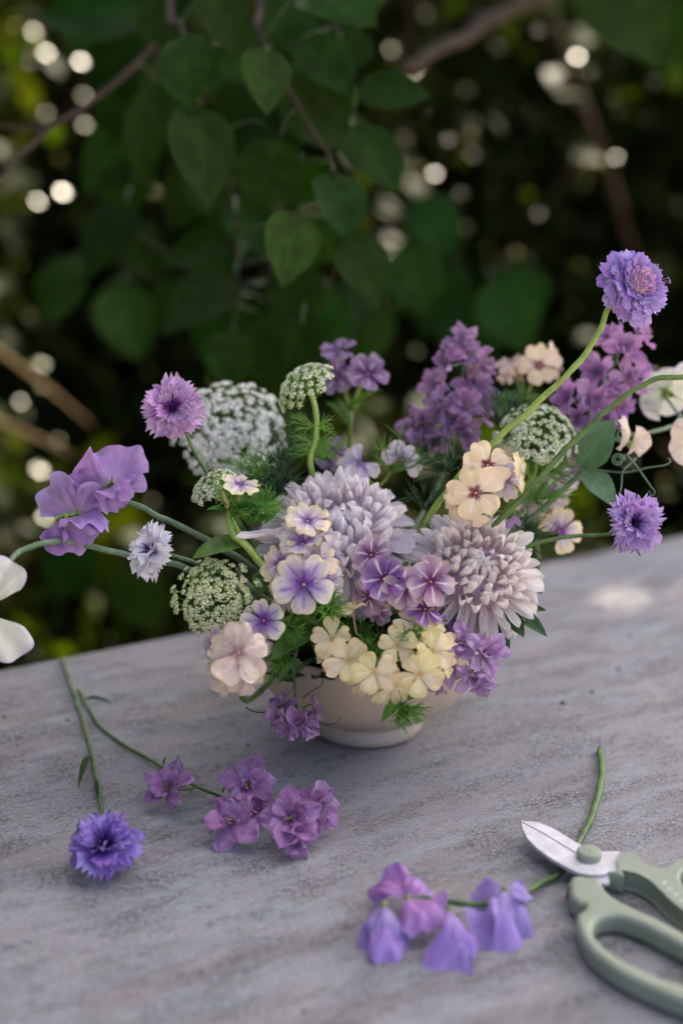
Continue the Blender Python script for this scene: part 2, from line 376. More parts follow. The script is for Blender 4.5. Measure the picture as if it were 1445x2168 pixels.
def bowl_mat():
    m, nt, out = newmat('bowl_glaze'); n = N(nt)
    tc = n.new('ShaderNodeTexCoord').outputs['Object']
    big = n.noise(tc, 14, 3, 0.5); fine = n.noise(tc, 260, 3, 0.6)
    sp = n.new('ShaderNodeSeparateXYZ'); n.link(tc, sp.inputs[0])
    ring = n.noise(n.comb(0.0, 0.0, sp.outputs[2]), 420, 3, 0.6)
    c = n.mix(n.mapr(big, 0.35, 0.65), S(172, 155, 134), S(181, 165, 145))
    c = n.mix(n.mapr(fine, 0.62, 0.75, 0, 0.35), c, S(146, 128, 112))
    nb = n.bump(n.math('ADD', n.math('MULTIPLY', ring, 0.8), n.math('MULTIPLY', fine, 0.3)), 0.22, 0.0008)
    n.link(n.bsdf(c, n.math('MULTIPLY_ADD', big, 0.2, 0.36), 0.45, nb), out.inputs[0])
    return m
M['bowl'] = bowl_mat()

def table_mat():
    m, nt, out = newmat('weathered_stone_laminate'); n = N(nt)
    tc = n.new('ShaderNodeTexCoord').outputs['Object']
    sp = n.new('ShaderNodeSeparateXYZ'); n.link(tc, sp.inputs[0]); x, y = sp.outputs[0], sp.outputs[1]
    wv = n.noise(tc, 3.0, 3, 0.6)
    yy = n.math('ADD', y, n.math('MULTIPLY', n.math('SUBTRACT', wv, 0.5), 0.05))
    def an(sx, sy, sc, det=4, ro=0.6, off=0.0, dist=0.0):
        return n.noise(n.comb(n.math('MULTIPLY', x, sx), n.math('MULTIPLY', yy, sy), off), sc, det, ro, dist)
    band = an(2.0, 14.0, 1.6, 4, 0.6)
    band2 = an(5.0, 40.0, 1.8, 4, 0.6, 3.3)
    blue = an(5.0, 14.0, 3.2, 6, 0.75, 7.7)
    pink = an(3.0, 12.0, 3.0, 5, 0.65, 12.0)
    brown = an(3.0, 15.0, 2.4, 5, 0.65, 21.0)
    c = n.ramp(band, [(0.25, S(128, 125, 124)), (0.45, S(143, 141, 142)), (0.6, S(150, 148, 149)), (0.78, S(139, 136, 137))])
    c = n.mix(n.mapr(brown, 0.5, 0.72, 0, 0.6), c, S(124, 117, 110))
    c = n.mix(n.mapr(pink, 0.52, 0.74, 0, 0.5), c, S(155, 143, 142))
    c = n.mix(n.mapr(blue, 0.50, 0.62, 0, 0.75), c, S(146, 156, 161))
    c = n.mix(n.mapr(band2, 0.55, 0.72, 0, 0.3), c, S(112, 107, 104))
    # chalky fine grain, crackle and pits
    g1 = an(90, 130, 3.0, 6, 0.8, 1.0, 0.4)
    g2 = an(190, 280, 3.0, 4, 0.7, 5.0, 0.6)
    vo = n.new('ShaderNodeTexVoronoi', feature='DISTANCE_TO_EDGE'); vo.inputs['Scale'].default_value = 1.0
    jx = n.math('MULTIPLY', n.math('SUBTRACT', g1, 0.5), 2.2)
    n.link(n.comb(n.math('ADD', n.math('MULTIPLY', x, 210), jx), n.math('ADD', n.math('MULTIPLY', yy, 380), jx), 0.0), vo.inputs['Vector'])
    reg = n.mapr(an(6, 16, 2.6, 6, 0.75, 15.0), 0.38, 0.66)
    crm = n.math('MULTIPLY', n.mapr(vo.outputs['Distance'], 0.02, 0.16, 1.0, 0.0), n.math('MULTIPLY', reg, n.mapr(g1, 0.40, 0.56)))
    pits = n.math('MULTIPLY', n.mapr(g2, 0.60, 0.67), n.mapr(an(7, 24, 2.0, 3, 0.6, 33.0), 0.36, 0.56))
    c = n.mix(n.mapr(g1, 0.52, 0.66, 0, 0.55), c, S(176, 177, 178))
    c = n.mix(n.mapr(g1, 0.47, 0.34, 0, 0.5), c, S(104, 98, 94))
    c = n.mix(n.math('MULTIPLY', crm, 0.6), c, S(70, 64, 62))
    c = n.mix(n.math('MULTIPLY', pits, 0.75), c, S(68, 62, 58))
    c = n.mix(n.mapr(g2, 0.40, 0.32, 0, 0.45), c, S(182, 183, 184))
    h = n.math('SUBTRACT', n.math('ADD', n.math('MULTIPLY', g1, 0.8), n.math('MULTIPLY', g2, 0.4)), n.math('MULTIPLY', n.math('MAXIMUM', crm, pits), 0.6))
    nb = n.bump(h, 0.9, 0.0016)
    n.link(n.bsdf(c, n.mapr(g1, 0.3, 0.7, 0.5, 0.75), 0.35, nb), out.inputs[0])
    return m
M['table'] = table_mat()
M['table_leg'] = plain_mat('table_leg_paint', S(110, 106, 104), S(130, 124, 120), 20, 0.6)
def ground_mat():
    m, nt, out = newmat('dry_garden_soil'); n = N(nt)
    tc = n.new('ShaderNodeTexCoord').outputs['Object']
    a = n.noise(tc, 0.9, 5, 0.6); b = n.noise(tc, 14, 5, 0.7)
    c = n.mix(n.mapr(a, 0.4, 0.62), S(206, 188, 158), S(150, 146, 84))
    c = n.mix(n.mapr(b, 0.4, 0.65, 0, 0.6), c, S(120, 102, 74))
    n.link(n.bsdf(c, 0.9, 0.15, n.bump(b, 0.6, 0.03)), out.inputs[0])
    return m
M['ground'] = ground_mat()

# ------------------------------------------------------------------ ground and table
GZ = -0.75
mb = MB(); mb.grid(24, 24, lambda u, v: ((u - 0.5) * 240, (v - 0.5) * 240, 0))
solo('ground', mb.mesh('ground', M['ground']), Matrix.Translation((0, 60, GZ)), kind='structure')

eL, eR = T(0, 1415), T(1445, 1130)
EX = (eR - eL).normalized(); EY = V((-EX.y, EX.x, 0))            # EY points away from the camera
torig = (eL + eR) / 2
TW, TD, TT = 2.2, 0.95, 0.035
tm = Matrix(((EX.x, EY.x, 0, torig.x), (EX.y, EY.y, 0, torig.y), (0, 0, 1, 0), (0, 0, 0, 1)))
tab = thing('table', V((torig.x, torig.y, GZ)), 'grey weathered stone-look outdoor table carrying the flower bowl', 'table')
def bevel_box(w, d, h, b):
    mb = MB(); prof = [(-b, -h), (0, -h + b), (0, -b), (-b * 0.3, -b * 0.3), (-b, 0)]
    rings = []
    for off, z in prof:
        x, y = w / 2 + off, d / 2 + off
        rings.append([(x, y, z), (-x, y, z), (-x, -y, z), (x, -y, z)])
    for r in rings:
        for p in r: mb.v.append(p); mb.uv.append((0, 0))
    for i in range(len(rings) - 1):
        for j in range(4):
            a = i * 4 + j; c = i * 4 + (j + 1) % 4; mb.f.append((a, c, c + 4, a + 4))
    mb.f.append((3, 2, 1, 0)); k = (len(rings) - 1) * 4; mb.f.append((k, k + 1, k + 2, k + 3))
    return mb
part('table_top', bevel_box(TW, TD, TT, 0.005).mesh('table_top', M['table'], False), tm @ Matrix.Translation((0, -TD / 2, 0)), tab)
for sx in (-1, 1):
    for sy in (0, 1):
        lm = bevel_box(0.06, 0.06, -GZ - TT - 0.002, 0.004).mesh('leg', M['table_leg'], False)
        part('leg', lm, tm @ Matrix.Translation((sx * (TW / 2 - 0.10), -0.10 - sy * (TD - 0.2), -TT - 0.001)), tab)

# ------------------------------------------------------------------ foliage engine
def leaf_template(nu, nv, wide=0.62, fold=0.25, droop=0.25, peak=0.42):
    mb = MB()
    def fn(u, v):
        s = 2 * v - 1
        w = wide * 0.5 * (math.sin(math.pi * min(1, u ** (math.log(0.5) / math.log(peak))))) ** 0.8 if 0 < u < 1 else 0.0
        if u > 0.75: w *= 1 - 0.35 * ((u - 0.75) / 0.25)
        y = s * w
        return (u, y, abs(y) * fold - droop * u * u + 0.02 * math.sin(u * 9 + s * 3) * abs(s))
    mb.grid(nu, nv, fn); return mb
def leaf_cloud(name, mat, pos, xdir, zdir, size, tmpl):
    tv = np.array(tmpl.v, dtype=np.float32); tf = np.array(tmpl.f, dtype=np.int32); tuv = np.array(tmpl.uv, dtype=np.float32)
    n, k = len(pos), len(tv)
    X = xdir / np.linalg.norm(xdir, axis=1, keepdims=True)
    Z = zdir - X * np.sum(zdir * X, axis=1, keepdims=True); Z /= np.linalg.norm(Z, axis=1, keepdims=True) + 1e-9
    Y = np.cross(Z, X)
    vv = (pos[:, None, :] + size[:, None, None] * (tv[None, :, 0:1] * X[:, None, :] + tv[None, :, 1:2] * Y[:, None, :] + tv[None, :, 2:3] * Z[:, None, :])).reshape(-1, 3)
    ff = (tf[None] + (np.arange(n) * k)[:, None, None]).reshape(-1, 4)
    me = bpy.data.meshes.new(name)
    me.vertices.add(len(vv)); me.vertices.foreach_set('co', vv.astype(np.float32).ravel())
    me.loops.add(ff.size); me.loops.foreach_set('vertex_index', ff.ravel().astype(np.int32))
    me.polygons.add(len(ff)); me.polygons.foreach_set('loop_start', (np.arange(len(ff)) * 4).astype(np.int32))
    me.polygons.foreach_set('use_smooth', np.ones(len(ff), dtype=bool))
    uvl = me.uv_layers.new(name='UVMap'); uvl.data.foreach_set('uv', np.tile(tuv, (n, 1))[ff.ravel()].ravel())
    me.update(calc_edges=True); me.validate(); me.materials.append(mat); return me
def line_dist(pts, o, d):
    """distance of points to the ray o + t d (t > 0), and t"""
    o = np.array(o); d = np.array(d); d = d / np.linalg.norm(d)
    w = pts - o; t = w @ d
    dist = np.linalg.norm(w - t[:, None] * d, axis=1)
    return np.where(t > 0, dist, 1e9), t

# sunlit glints deep in the shrubbery (shiny leaf faces that catch the sun): photo x, y, depth, size in cm
GLINTS = [(24, 52, 3.4, 1.9), (66, 62, 3.3, 1.6), (92, 108, 3.3, 1.5), (60, 128, 3.5, 1.1), (164, 128, 3.2, 1.6), (172, 200, 3.2, 1.6),
          (140, 285, 3.1, 1.8), (170, 262, 3.1, 1.5), (122, 330, 3.3, 1.1), (124, 402, 3.0, 2.0), (72, 424, 3.1, 1.5), (262, 404, 3.1, 1.5),
          (322, 396, 3.0, 1.9), (474, 112, 3.1, 1.9), (325, 130, 3.2, 1.2), (44, 206, 3.2, 0.8), (92, 238, 3.3, 1.0), (76, 770, 2.9, 2.0), (84, 815, 2.9, 1.6),
          (76, 985, 2.7, 2.3), (150, 600, 3.1, 1.2), (88, 1092, 2.8, 1.3), (16, 682, 3.2, 0.9), (318, 1060, 2.9, 0.7), (120, 930, 3.0, 1.0),
          (768, 94, 3.2, 1.7), (824, 100, 3.3, 1.5), (874, 152, 3.2, 1.1), (974, 248, 3.1, 1.6), (990, 280, 3.1, 1.5), (944, 292, 3.1, 1.1),
          (850, 290, 3.1, 1.9), (884, 352, 3.2, 1.4), (914, 366, 3.2, 1.2), (967, 412, 3.1, 1.4), (1086, 530, 3.0, 2.2), (1025, 522, 3.1, 1.4),
          (1058, 556, 3.1, 1.2), (1184, 552, 3.1, 1.5), (1222, 556, 3.0, 1.5), (1242, 598, 3.1, 1.1), (1262, 336, 3.0, 1.9), (1298, 330, 3.1, 1.0),
          (1294, 206, 3.1, 1.4), (1212, 118, 3.1, 1.5), (1186, 58, 3.2, 1.4), (1110, 46, 3.2, 1.1), (1136, 62, 3.2, 1.1), (1092, 222, 3.2, 0.9), (1170, 252, 3.2, 1.2),
          (1188, 290, 3.2, 1.0), (1262, 262, 3.2, 0.9), (1244, 150, 3.2, 1.0), (876, 742, 2.9, 1.4), (774, 710, 2.8, 1.0), (908, 822, 2.8, 1.5), (958, 716, 2.9, 1.1),
          (1112, 706, 2.9, 1.2), (1136, 452, 3.1, 0.9), (1400, 1042, 2.7, 2.1), (1400, 1012, 2.8, 1.6), (1250, 700, 2.9, 1.0), (1395, 120, 3.3, 1.1), (1380, 170, 3.3, 0.9),
          (1436, 60, 3.4, 1.2), (700, 330, 3.2, 0.8), (640, 128, 3.2, 0.9), (575, 20, 3.3, 1.0), (480, 640, 3.0, 0.6), (1100, 110, 3.3, 0.8), (1330, 980, 2.9, 1.1), (240, 690, 3.0, 0.7),
          (1385, 900, 2.8, 1.2), (1260, 850, 2.9, 0.8), (40, 850, 2.9, 1.0)]
rg = random.Random(11)
GPT = [P(a, b, 2.45 + (c - 2.7) * 0.6) for a, b, c, d in GLINTS]
# patches of sun that reach the table: photo x, y, radius in cm
DAPPLE = [(1270, 1262, 2.6), (1330, 1275, 2.2), (1215, 1290, 1.8), (1425, 1262, 2.0), (1440, 1145, 2.4), (1245, 1395, 1.1), (1065, 1425, 1.5), (1130, 1370, 0.9),
          (1310, 1515, 1.5), (1360, 1500, 1.5), (1425, 1480, 1.9), (1418, 1357, 0.5), (310, 2048, 0.8), (1180, 1190, 1.8), (1380, 1300, 1.5), (1300, 1440, 1.2), (1400, 1560, 1.2), (1340, 1215, 1.6), (250, 2075, 0.6), (580, 2005, 0.5), (120, 2140, 0.6)]
GLOW = [(60, 1290, .05), (40, 640, .06), (250, 690, .05), (1350, 450, .07), (1385, 885, .07), (1300, 1075, .08), (110, 340, .06), (180, 470, .05), (870, 742, .04), (1110, 700, .04), (20, 330, .06), (1420, 190, .07), (1420, 330, .05), (140, 850, .05), (30, 1080, .06), (1250, 990, .05), (600, 380, .03), (960, 250, .05), (920, 350, .04), (1440, 560, .05), (300, 470, .04), (450, 560, .03), (120, 200, .06)]
rgl = random.Random(21)
GLOW += [(rgl.uniform(-40, 1480), rgl.uniform(0, 1250), rgl.uniform(.02, .05)) for _ in range(46)]
SUN_LINES = [(P(a, b, 2.62), r, 0.45) for a, b, r in GLOW] + [(p, 0.03, 0.42) for p in GPT] + [(T(a, b), r * 0.0024, 0.172) for a, b, r in DAPPLE]
VIEW_LINES = [(p, 0.004 + 0.003 * g[3]) for p, g in zip(GPT, GLINTS)]
def carve(pos, size, sun=True, view=True):
    keep = np.ones(len(pos), bool)
    if sun:
        for p, r, k in SUN_LINES:
            d, t = line_dist(pos, p, SUND); keep &= ~((d < r + size * k) & (t > 0.03))
    if view:
        for p, r in VIEW_LINES:
            dv = p - CAM; d, t = line_dist(pos, CAM, dv); keep &= ~((d < r + size * 0.28) & (t < dv.length - 0.005))
    return keep
TL8 = leaf_template(4, 2, 0.62, 0.2, 0.22)

# shade tree: trunk to the back right, crown over the table, its leaves keep the sun off the bouquet
rs = np.random.RandomState(5)
cc = V((0.0, 1.6, 0.0)) + SUND * 4.3
nl = 22000
q = rs.normal(size=(nl, 3)); q /= np.linalg.norm(q, axis=1, keepdims=True)
q *= (rs.uniform(0.0, 1, size=(nl, 1)) ** 0.40)
pos = q * np.array([2.6, 2.5, 1.1]) + np.array(cc)
size = rs.uniform(0.10, 0.16, nl)
xd = rs.normal(size=(nl, 3)); xd[:, 2] -= 0.4; xd /= np.linalg.norm(xd, axis=1, keepdims=True)
keep = carve(pos + xd * size[:, None] * 0.5, size, True, False)
pos, size, xd = pos[keep], size[keep], xd[keep]
zd = rs.normal(size=(len(pos), 3)) * 0.7 + np.array(SUND) * 1.0
tb = V((2.75, 4.5, GZ - 0.02))
tr = thing('shade_tree', V((tb.x, tb.y, GZ)), 'tall shade tree beyond the hedge at right, its crown over the table', 'tree')
part('crown', leaf_cloud('crown', M['leaf_tree'], pos, xd, zd, size, TL8), I4, tr)
mb = MB()
mb.tube([tb, tb + V((0.03, 0, 0.9)), tb + V((0.0, 0.05, 2.0)), tb + V((-0.3, -0.1, 3.6)), tb + V((-0.6, -0.2, 5.0))], [0.13, 0.10, 0.09, 0.06, 0.015], 10, 4)
for k in range(9):
    a = 2.2 + k * 0.33; s0 = tb + V((-0.1 - 0.03 * k, -0.05, 2.3 + 0.25 * k)); e = V((cc.x + 2.0 * math.cos(a), cc.y + 2.0 * math.sin(a), cc.z + 0.5 + 0.08 * k))
    mb.tube([s0, s0.lerp(e, 0.5) + V((0, 0, 0.35)), e], [0.03, 0.016, 0.004], 6, 3)
part('trunk', mb.mesh('trunk', M['bark']), I4, tr)

# hedge shrubs behind the table
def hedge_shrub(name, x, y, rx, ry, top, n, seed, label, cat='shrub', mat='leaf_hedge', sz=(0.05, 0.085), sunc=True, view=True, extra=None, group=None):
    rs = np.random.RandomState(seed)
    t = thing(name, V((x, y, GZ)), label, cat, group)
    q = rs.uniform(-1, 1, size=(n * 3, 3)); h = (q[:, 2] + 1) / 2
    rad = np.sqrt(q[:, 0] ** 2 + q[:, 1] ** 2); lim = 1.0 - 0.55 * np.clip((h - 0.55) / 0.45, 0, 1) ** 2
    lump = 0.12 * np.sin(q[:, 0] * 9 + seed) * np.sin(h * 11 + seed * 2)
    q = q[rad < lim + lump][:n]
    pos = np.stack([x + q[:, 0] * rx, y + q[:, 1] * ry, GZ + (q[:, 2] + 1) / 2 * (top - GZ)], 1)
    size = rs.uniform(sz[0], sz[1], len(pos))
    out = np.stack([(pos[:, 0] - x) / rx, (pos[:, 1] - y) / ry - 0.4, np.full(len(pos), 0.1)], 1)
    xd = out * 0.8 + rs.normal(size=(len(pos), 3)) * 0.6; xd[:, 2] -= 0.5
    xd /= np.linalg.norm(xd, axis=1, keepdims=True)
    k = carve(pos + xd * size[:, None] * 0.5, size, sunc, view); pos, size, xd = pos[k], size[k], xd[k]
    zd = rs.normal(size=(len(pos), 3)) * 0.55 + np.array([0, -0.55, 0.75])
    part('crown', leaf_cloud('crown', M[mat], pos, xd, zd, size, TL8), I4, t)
    mb = MB(); b = V((x, y, GZ - 0.02)); r2 = random.Random(seed)
    for i in range(7):
        e = V((x + rx * r2.uniform(-0.8, 0.8), y + ry * r2.uniform(-0.8, 0.8), GZ + (top - GZ) * r2.uniform(0.6, 0.92)))
        mb.tube([b + V((r2.uniform(-.05, .05), r2.uniform(-.05, .05), 0)), b.lerp(e, 0.5) + V((r2.uniform(-.06, .06), 0, 0.06)), e], [0.016, 0.010, 0.003], 6, 3)
    part('trunk', mb.mesh('trunk', M['bark']), I4, t)
    return t
hs = [(-0.98, 0.85, 0.56, 1.2, 2.3, 11000), (-0.84, 3.1, 0.64, 0.5, 0.85, 7500), (0.02, 3.2, 0.64, 0.52, 0.9, 7500), (0.84, 3.1, 0.64, 0.5, 0.87, 7500), (1.75, 3.2, 0.66, 0.5, 0.9, 3600)]  # first entry is an unseen shrub added beside the table to block skylight
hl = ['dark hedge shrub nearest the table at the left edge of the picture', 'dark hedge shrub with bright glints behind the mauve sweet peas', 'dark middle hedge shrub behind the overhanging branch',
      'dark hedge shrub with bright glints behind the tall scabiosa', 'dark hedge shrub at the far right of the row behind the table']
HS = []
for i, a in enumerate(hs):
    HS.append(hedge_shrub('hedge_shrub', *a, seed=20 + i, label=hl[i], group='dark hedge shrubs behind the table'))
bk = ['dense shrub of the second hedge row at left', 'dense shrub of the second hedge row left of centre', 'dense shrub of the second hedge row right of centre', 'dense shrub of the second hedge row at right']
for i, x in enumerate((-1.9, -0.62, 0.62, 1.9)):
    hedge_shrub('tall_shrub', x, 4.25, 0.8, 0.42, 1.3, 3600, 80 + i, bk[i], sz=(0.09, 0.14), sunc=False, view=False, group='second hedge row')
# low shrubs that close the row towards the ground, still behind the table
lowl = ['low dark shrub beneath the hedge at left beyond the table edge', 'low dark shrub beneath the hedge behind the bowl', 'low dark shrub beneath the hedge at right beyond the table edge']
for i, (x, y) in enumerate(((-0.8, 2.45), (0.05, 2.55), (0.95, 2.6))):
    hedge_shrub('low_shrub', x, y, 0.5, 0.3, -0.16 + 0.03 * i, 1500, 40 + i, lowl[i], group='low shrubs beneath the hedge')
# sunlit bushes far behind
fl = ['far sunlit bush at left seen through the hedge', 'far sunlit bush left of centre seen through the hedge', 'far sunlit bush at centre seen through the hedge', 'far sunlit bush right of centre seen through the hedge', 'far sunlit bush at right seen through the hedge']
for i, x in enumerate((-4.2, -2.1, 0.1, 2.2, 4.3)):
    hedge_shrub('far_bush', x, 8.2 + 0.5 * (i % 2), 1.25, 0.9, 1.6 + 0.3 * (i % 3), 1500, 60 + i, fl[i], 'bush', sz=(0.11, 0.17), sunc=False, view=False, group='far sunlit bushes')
# the shiny sunlit leaves, added to the hedge shrub they grow on
rs = np.random.RandomState(9)
gp = np.array([list(p) for p in GPT])
own = [min(range(1, 5), key=lambda i: abs(hs[i][0] - p[0])) for p in gp]
flat = leaf_template(4, 2, 0.75, 0.02, 0.0)
for i in range(5):
    ix = [k for k in range(len(gp)) if own[k] == i]
    if not ix: continue
    pos = gp[ix]; siz = np.array([GLINTS[k][3] * 0.01 for k in ix]) * 0.98
    zd = np.array([list((SUND + (CAM - V(p)).normalized()).normalized()) for p in pos]) + rs.normal(size=(len(pos), 3)) * 0.015
    xd = rs.normal(size=(len(pos), 3)) * 0.3 + np.array([0.7, 0.3, -0.5])
    part('shiny_leaf_spray', leaf_cloud('shiny_leaf_spray', M['leaf_gloss'], pos, xd, zd, siz, flat), I4, HS[i], 'small shiny leaves catching the sun')['kind'] = 'stuff'
# dry stems crossing the left background
for pts, lab in ((((-60, 700), (200, 905)), 'upper pale dry twig slanting across the left background'), (((-60, 872), (160, 968)), 'lower pale dry twig slanting across the left background')):
    a0, a1 = P(*pts[0], 2.0), P(*pts[1], 2.25); dd = a1 - a0
    solo('dry_twig', MB().tube([a0 - dd * 1.6 - V((0, 0, 0.03)), a0, a0.lerp(a1, 0.55) + V((0, 0, 0.006)), a1], [0.0045, 0.0040, 0.0032, 0.0012], 7, 6).mesh('dry_twig', M['straw']), I4, lab, 'twig')

# ------------------------------------------------------------------ overhanging leafy branch just behind the bouquet
def big_leaf(seed, wide):
    r = random.Random(seed); ph = r.uniform(0, 6); am = r.uniform(0.01, 0.03); fo = r.uniform(0.10, 0.28); dr = r.uniform(0.05, 0.22)
    mb = MB()
    def fn(u, v):
        s = 2 * v - 1
        w = wide * 0.5 * math.sin(math.pi * u ** 0.72) ** 0.75 if 0 < u < 1 else 0
        if u > 0.72: w *= 1 - 0.42 * ((u - 0.72) / 0.28) ** 1.0
        y = s * w
        return (u, y, abs(y) * fo + 1.5 * dr * u * (1 - u) + am * math.sin(7 * u + ph + 2 * s) * abs(s))
    return mb.grid(10, 6, fn).mesh('leaf', M['leaf_bush'])
BLM = [big_leaf(i, w) for i, w in enumerate((0.72, 0.78, 0.84, 0.9, 0.66))]
root = thing('overhanging_shrub', V((-0.12, 2.85, GZ)), 'dark green shrub with broad pointed leaves hanging behind the bouquet', 'shrub')
top1 = V((-0.16, 1.75, 0.82))
def path(pts): return [P(a, b, c) for a, b, c in pts]
BR = [
    [V((-0.12, 2.85, GZ - 0.02)), V((-0.14, 2.8, 0.3)), V((-0.15, 2.4, 0.85)), top1, P(540, -60, 1.22), P(545, 60, 1.16), P(640, 240, 1.12), P(700, 340, 1.10), P(722, 470, 1.10), P(690, 640, 1.14), P(640, 690, 1.17)],
    [top1, P(360, -40, 1.28), P(385, 60, 1.2), P(420, 215, 1.17), P(470, 330, 1.22), P(500, 480, 1.25), P(500, 600, 1.28), P(495, 700, 1.28)],
    [top1, P(560, -80, 1.25), P(690, 20, 1.2), P(745, 170, 1.17), P(748, 270, 1.15)],
    [top1, P(460, -90, 1.35), P(330, 90, 1.30), P(215, 200, 1.25), P(95, 282, 1.2), P(-30, 410, 1.15)],
    [P(215, 200, 1.25), P(100, 270, 1.25), P(-30, 262, 1.25)],
    [P(330, 90, 1.30), P(320, 250, 1.35), P(270, 420, 1.4), P(250, 470, 1.4)],
]
BRR = [[0.02, 0.012, 0.007, 0.003, 0.0016, 0.0012, 0.0010, 0.0008], [0.004, 0.002, 0.0012, 0.0008], [0.003, 0.0015, 0.0010], [0.005, 0.003, 0.0024, 0.0020], [0.002, 0.002, 0.0016], [0.002, 0.0012, 0.0008]]
SAMP = []
for b, r in zip(BR, BRR):
    part('branch', MB().tube(b, r, 7, 6).mesh('branch', M['twig']), I4, root)
    SAMP += spline(b, 12)
part('branch', MB().tube([V((0.9, 2.2, 0.9)), P(1240, -60, 1.75), P(1100, 10, 1.7), P(960, 90, 1.62), P(850, 150, 1.55)], [0.012, 0.010, 0.008, 0.006], 7, 6).mesh('branch', M['twig']), I4, root)
LV = [  # base x,y  tip x,y  width px  depth base, tip  (photo positions)
    (392, 72, 404, 234, 118, 1.12, 1.09), (412, 222, 440, 434, 140, 1.10, 1.07), (560, 100, 563, 240, 104, 1.09, 1.06), (752, 192, 906, 206, 104, 1.14, 1.13),
    (628, 446, 598, 604, 116, 1.08, 1.05), (700, 366, 732, 504, 122, 1.10, 1.08), (734, 488, 800, 652, 112, 1.10, 1.08), (742, 268, 842, 404, 112, 1.13, 1.11),
    (592, 290, 540, 452, 140, 1.14, 1.14), (500, 585, 348, 706, 128, 1.25, 1.22), (268, 430, 192, 584, 116, 1.36, 1.34), (645, 648, 590, 830, 150, 1.18, 1.20),
    (492, 698, 480, 836, 104, 1.27, 1.24), (640, -10, 792, 52, 150, 1.13, 1.10), (330, 185, 290, 378, 92, 1.3, 1.3), (340, 20, 92, 40, 180, 1.38, 1.4),
    (440, -10, 520, 120, 120, 1.2, 1.2), (600, -30, 590, 100, 110, 1.2, 1.2), (640, 84, 742, 200, 120, 1.17, 1.16), (590, 180, 742, 316, 130, 1.18, 1.2), (520, 496, 348, 560, 100, 1.3, 1.32),
    (650, 600, 700, 780, 130, 1.3, 1.32), (560, 640, 520, 800, 130, 1.36, 1.36), (470, 330, 360, 480, 130, 1.36, 1.38), (330, 60, 200, 190, 150, 1.42, 1.42), (300, 90, 240, 300, 130, 1.44, 1.44),
    (320, 240, 180, 400, 140, 1.46, 1.46), (480, 480, 420, 600, 110, 1.38, 1.38), (500, 20, 380, 10, 120, 1.3, 1.3), (690, 20, 830, -30, 120, 1.2, 1.2), (740, 160, 650, 250, 110, 1.24, 1.24),
    (700, 340, 640, 430, 100, 1.25, 1.26), (720, 460, 660, 560, 100, 1.27, 1.28), (545, 60, 470, 130, 100, 1.26, 1.27), (420, 215, 340, 250, 90, 1.3, 1.3), (400, 60, 300, -20, 150, 1.3, 1.3),
    (640, 240, 560, 330, 110, 1.22, 1.22), (500, 600, 430, 760, 120, 1.4, 1.4), (250, 470, 330, 600, 110, 1.45, 1.45), (330, 90, 440, 180, 120, 1.42, 1.42), (560, 830, 640, 960, 120, 1.45, 1.45),
    (660, 100, 690, 240, 110, 1.2, 1.2), (540, 180, 470, 300, 120, 1.25, 1.26), (560, 260, 520, 330, 100, 1.2, 1.2), (690, 250, 780, 330, 110, 1.22, 1.22), (500, 420, 560, 540, 120, 1.3, 1.3), (600, 560, 650, 680, 120, 1.28, 1.28), (420, 330, 470, 470, 120, 1.34, 1.34),
    (360, 120, 340, 250, 110, 1.36, 1.36), (500, 90, 540, 220, 110, 1.3, 1.3), (760, 60, 700, 160, 110, 1.28, 1.28), (560, 480, 480, 560, 100, 1.33, 1.33), (600, 60, 690, 120, 110, 1.24, 1.24), (430, 120, 520, 190, 110, 1.36, 1.36), (640, 330, 600, 440, 110, 1.3, 1.3), (250, 20, 150, 110, 140, 1.44, 1.44), (300, 330, 250, 480, 120, 1.46, 1.46), (420, 600, 330, 700, 120, 1.42, 1.42), (700, 600, 760, 720, 110, 1.4, 1.4), (580, 700, 620, 860, 130, 1.42, 1.42),
]
BIGL = [(850, 520, 905, 670, 130, 1.7, 1.7), (965, 560, 900, 710, 130, 1.75, 1.75), (1040, 590, 1110, 740, 140, 1.7, 1.7), (1130, 560, 1060, 700, 130, 1.8, 1.8), (980, 640, 1015, 800, 130, 1.72, 1.72), (160, 540, 105, 690, 130, 1.7, 1.7), (240, 600, 290, 760, 130, 1.75, 1.75), (800, 640, 770, 790, 120, 1.65, 1.65), (880, 420, 960, 540, 120, 1.8, 1.8), (180, 1130, 120, 1270, 130, 1.9, 1.9), (260, 1190, 330, 1330, 130, 1.9, 1.9), (1240, -60, 1400, 140, 190, 1.62, 1.6), (1350, -40, 1440, 130, 150, 1.7, 1.7)]
rl = random.Random(3)
for k, (bx, by, tx, ty, w, d0, d1) in enumerate(LV + BIGL):
    b, t = P(bx, by, d0), P(tx, ty, d1); t = t + (t - b) * 0.05; L = (t - b).length
    wm = 1.06 * px2m(w, (d0 + d1) / 2); mi = min(range(5), key=lambda i: abs((0.72, 0.78, 0.84, 0.9, 0.66)[i] - wm / L) + rl.uniform(0, 0.05))
    wid = (0.72, 0.78, 0.84, 0.9, 0.66)[mi]
    nz = D(rl.uniform(-0.25, 0.45), rl.uniform(0.2, 0.55), 1.0) if k < 22 else D(rl.uniform(-0.6, 0.6), rl.uniform(-0.1, 0.8), 1.0)
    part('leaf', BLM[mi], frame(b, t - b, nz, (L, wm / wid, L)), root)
    n = min(SAMP, key=lambda s: (s - b).length)
    if k >= len(LV): n = b + V((0.02, 0.30, -0.03))
    part('petiole', MB().tube([n, n.lerp(b, 0.6) + V((0, 0, 0.006)), b], [0.0011, 0.0008], 5, 3).mesh('petiole', M['stem_dk']), I4, root)

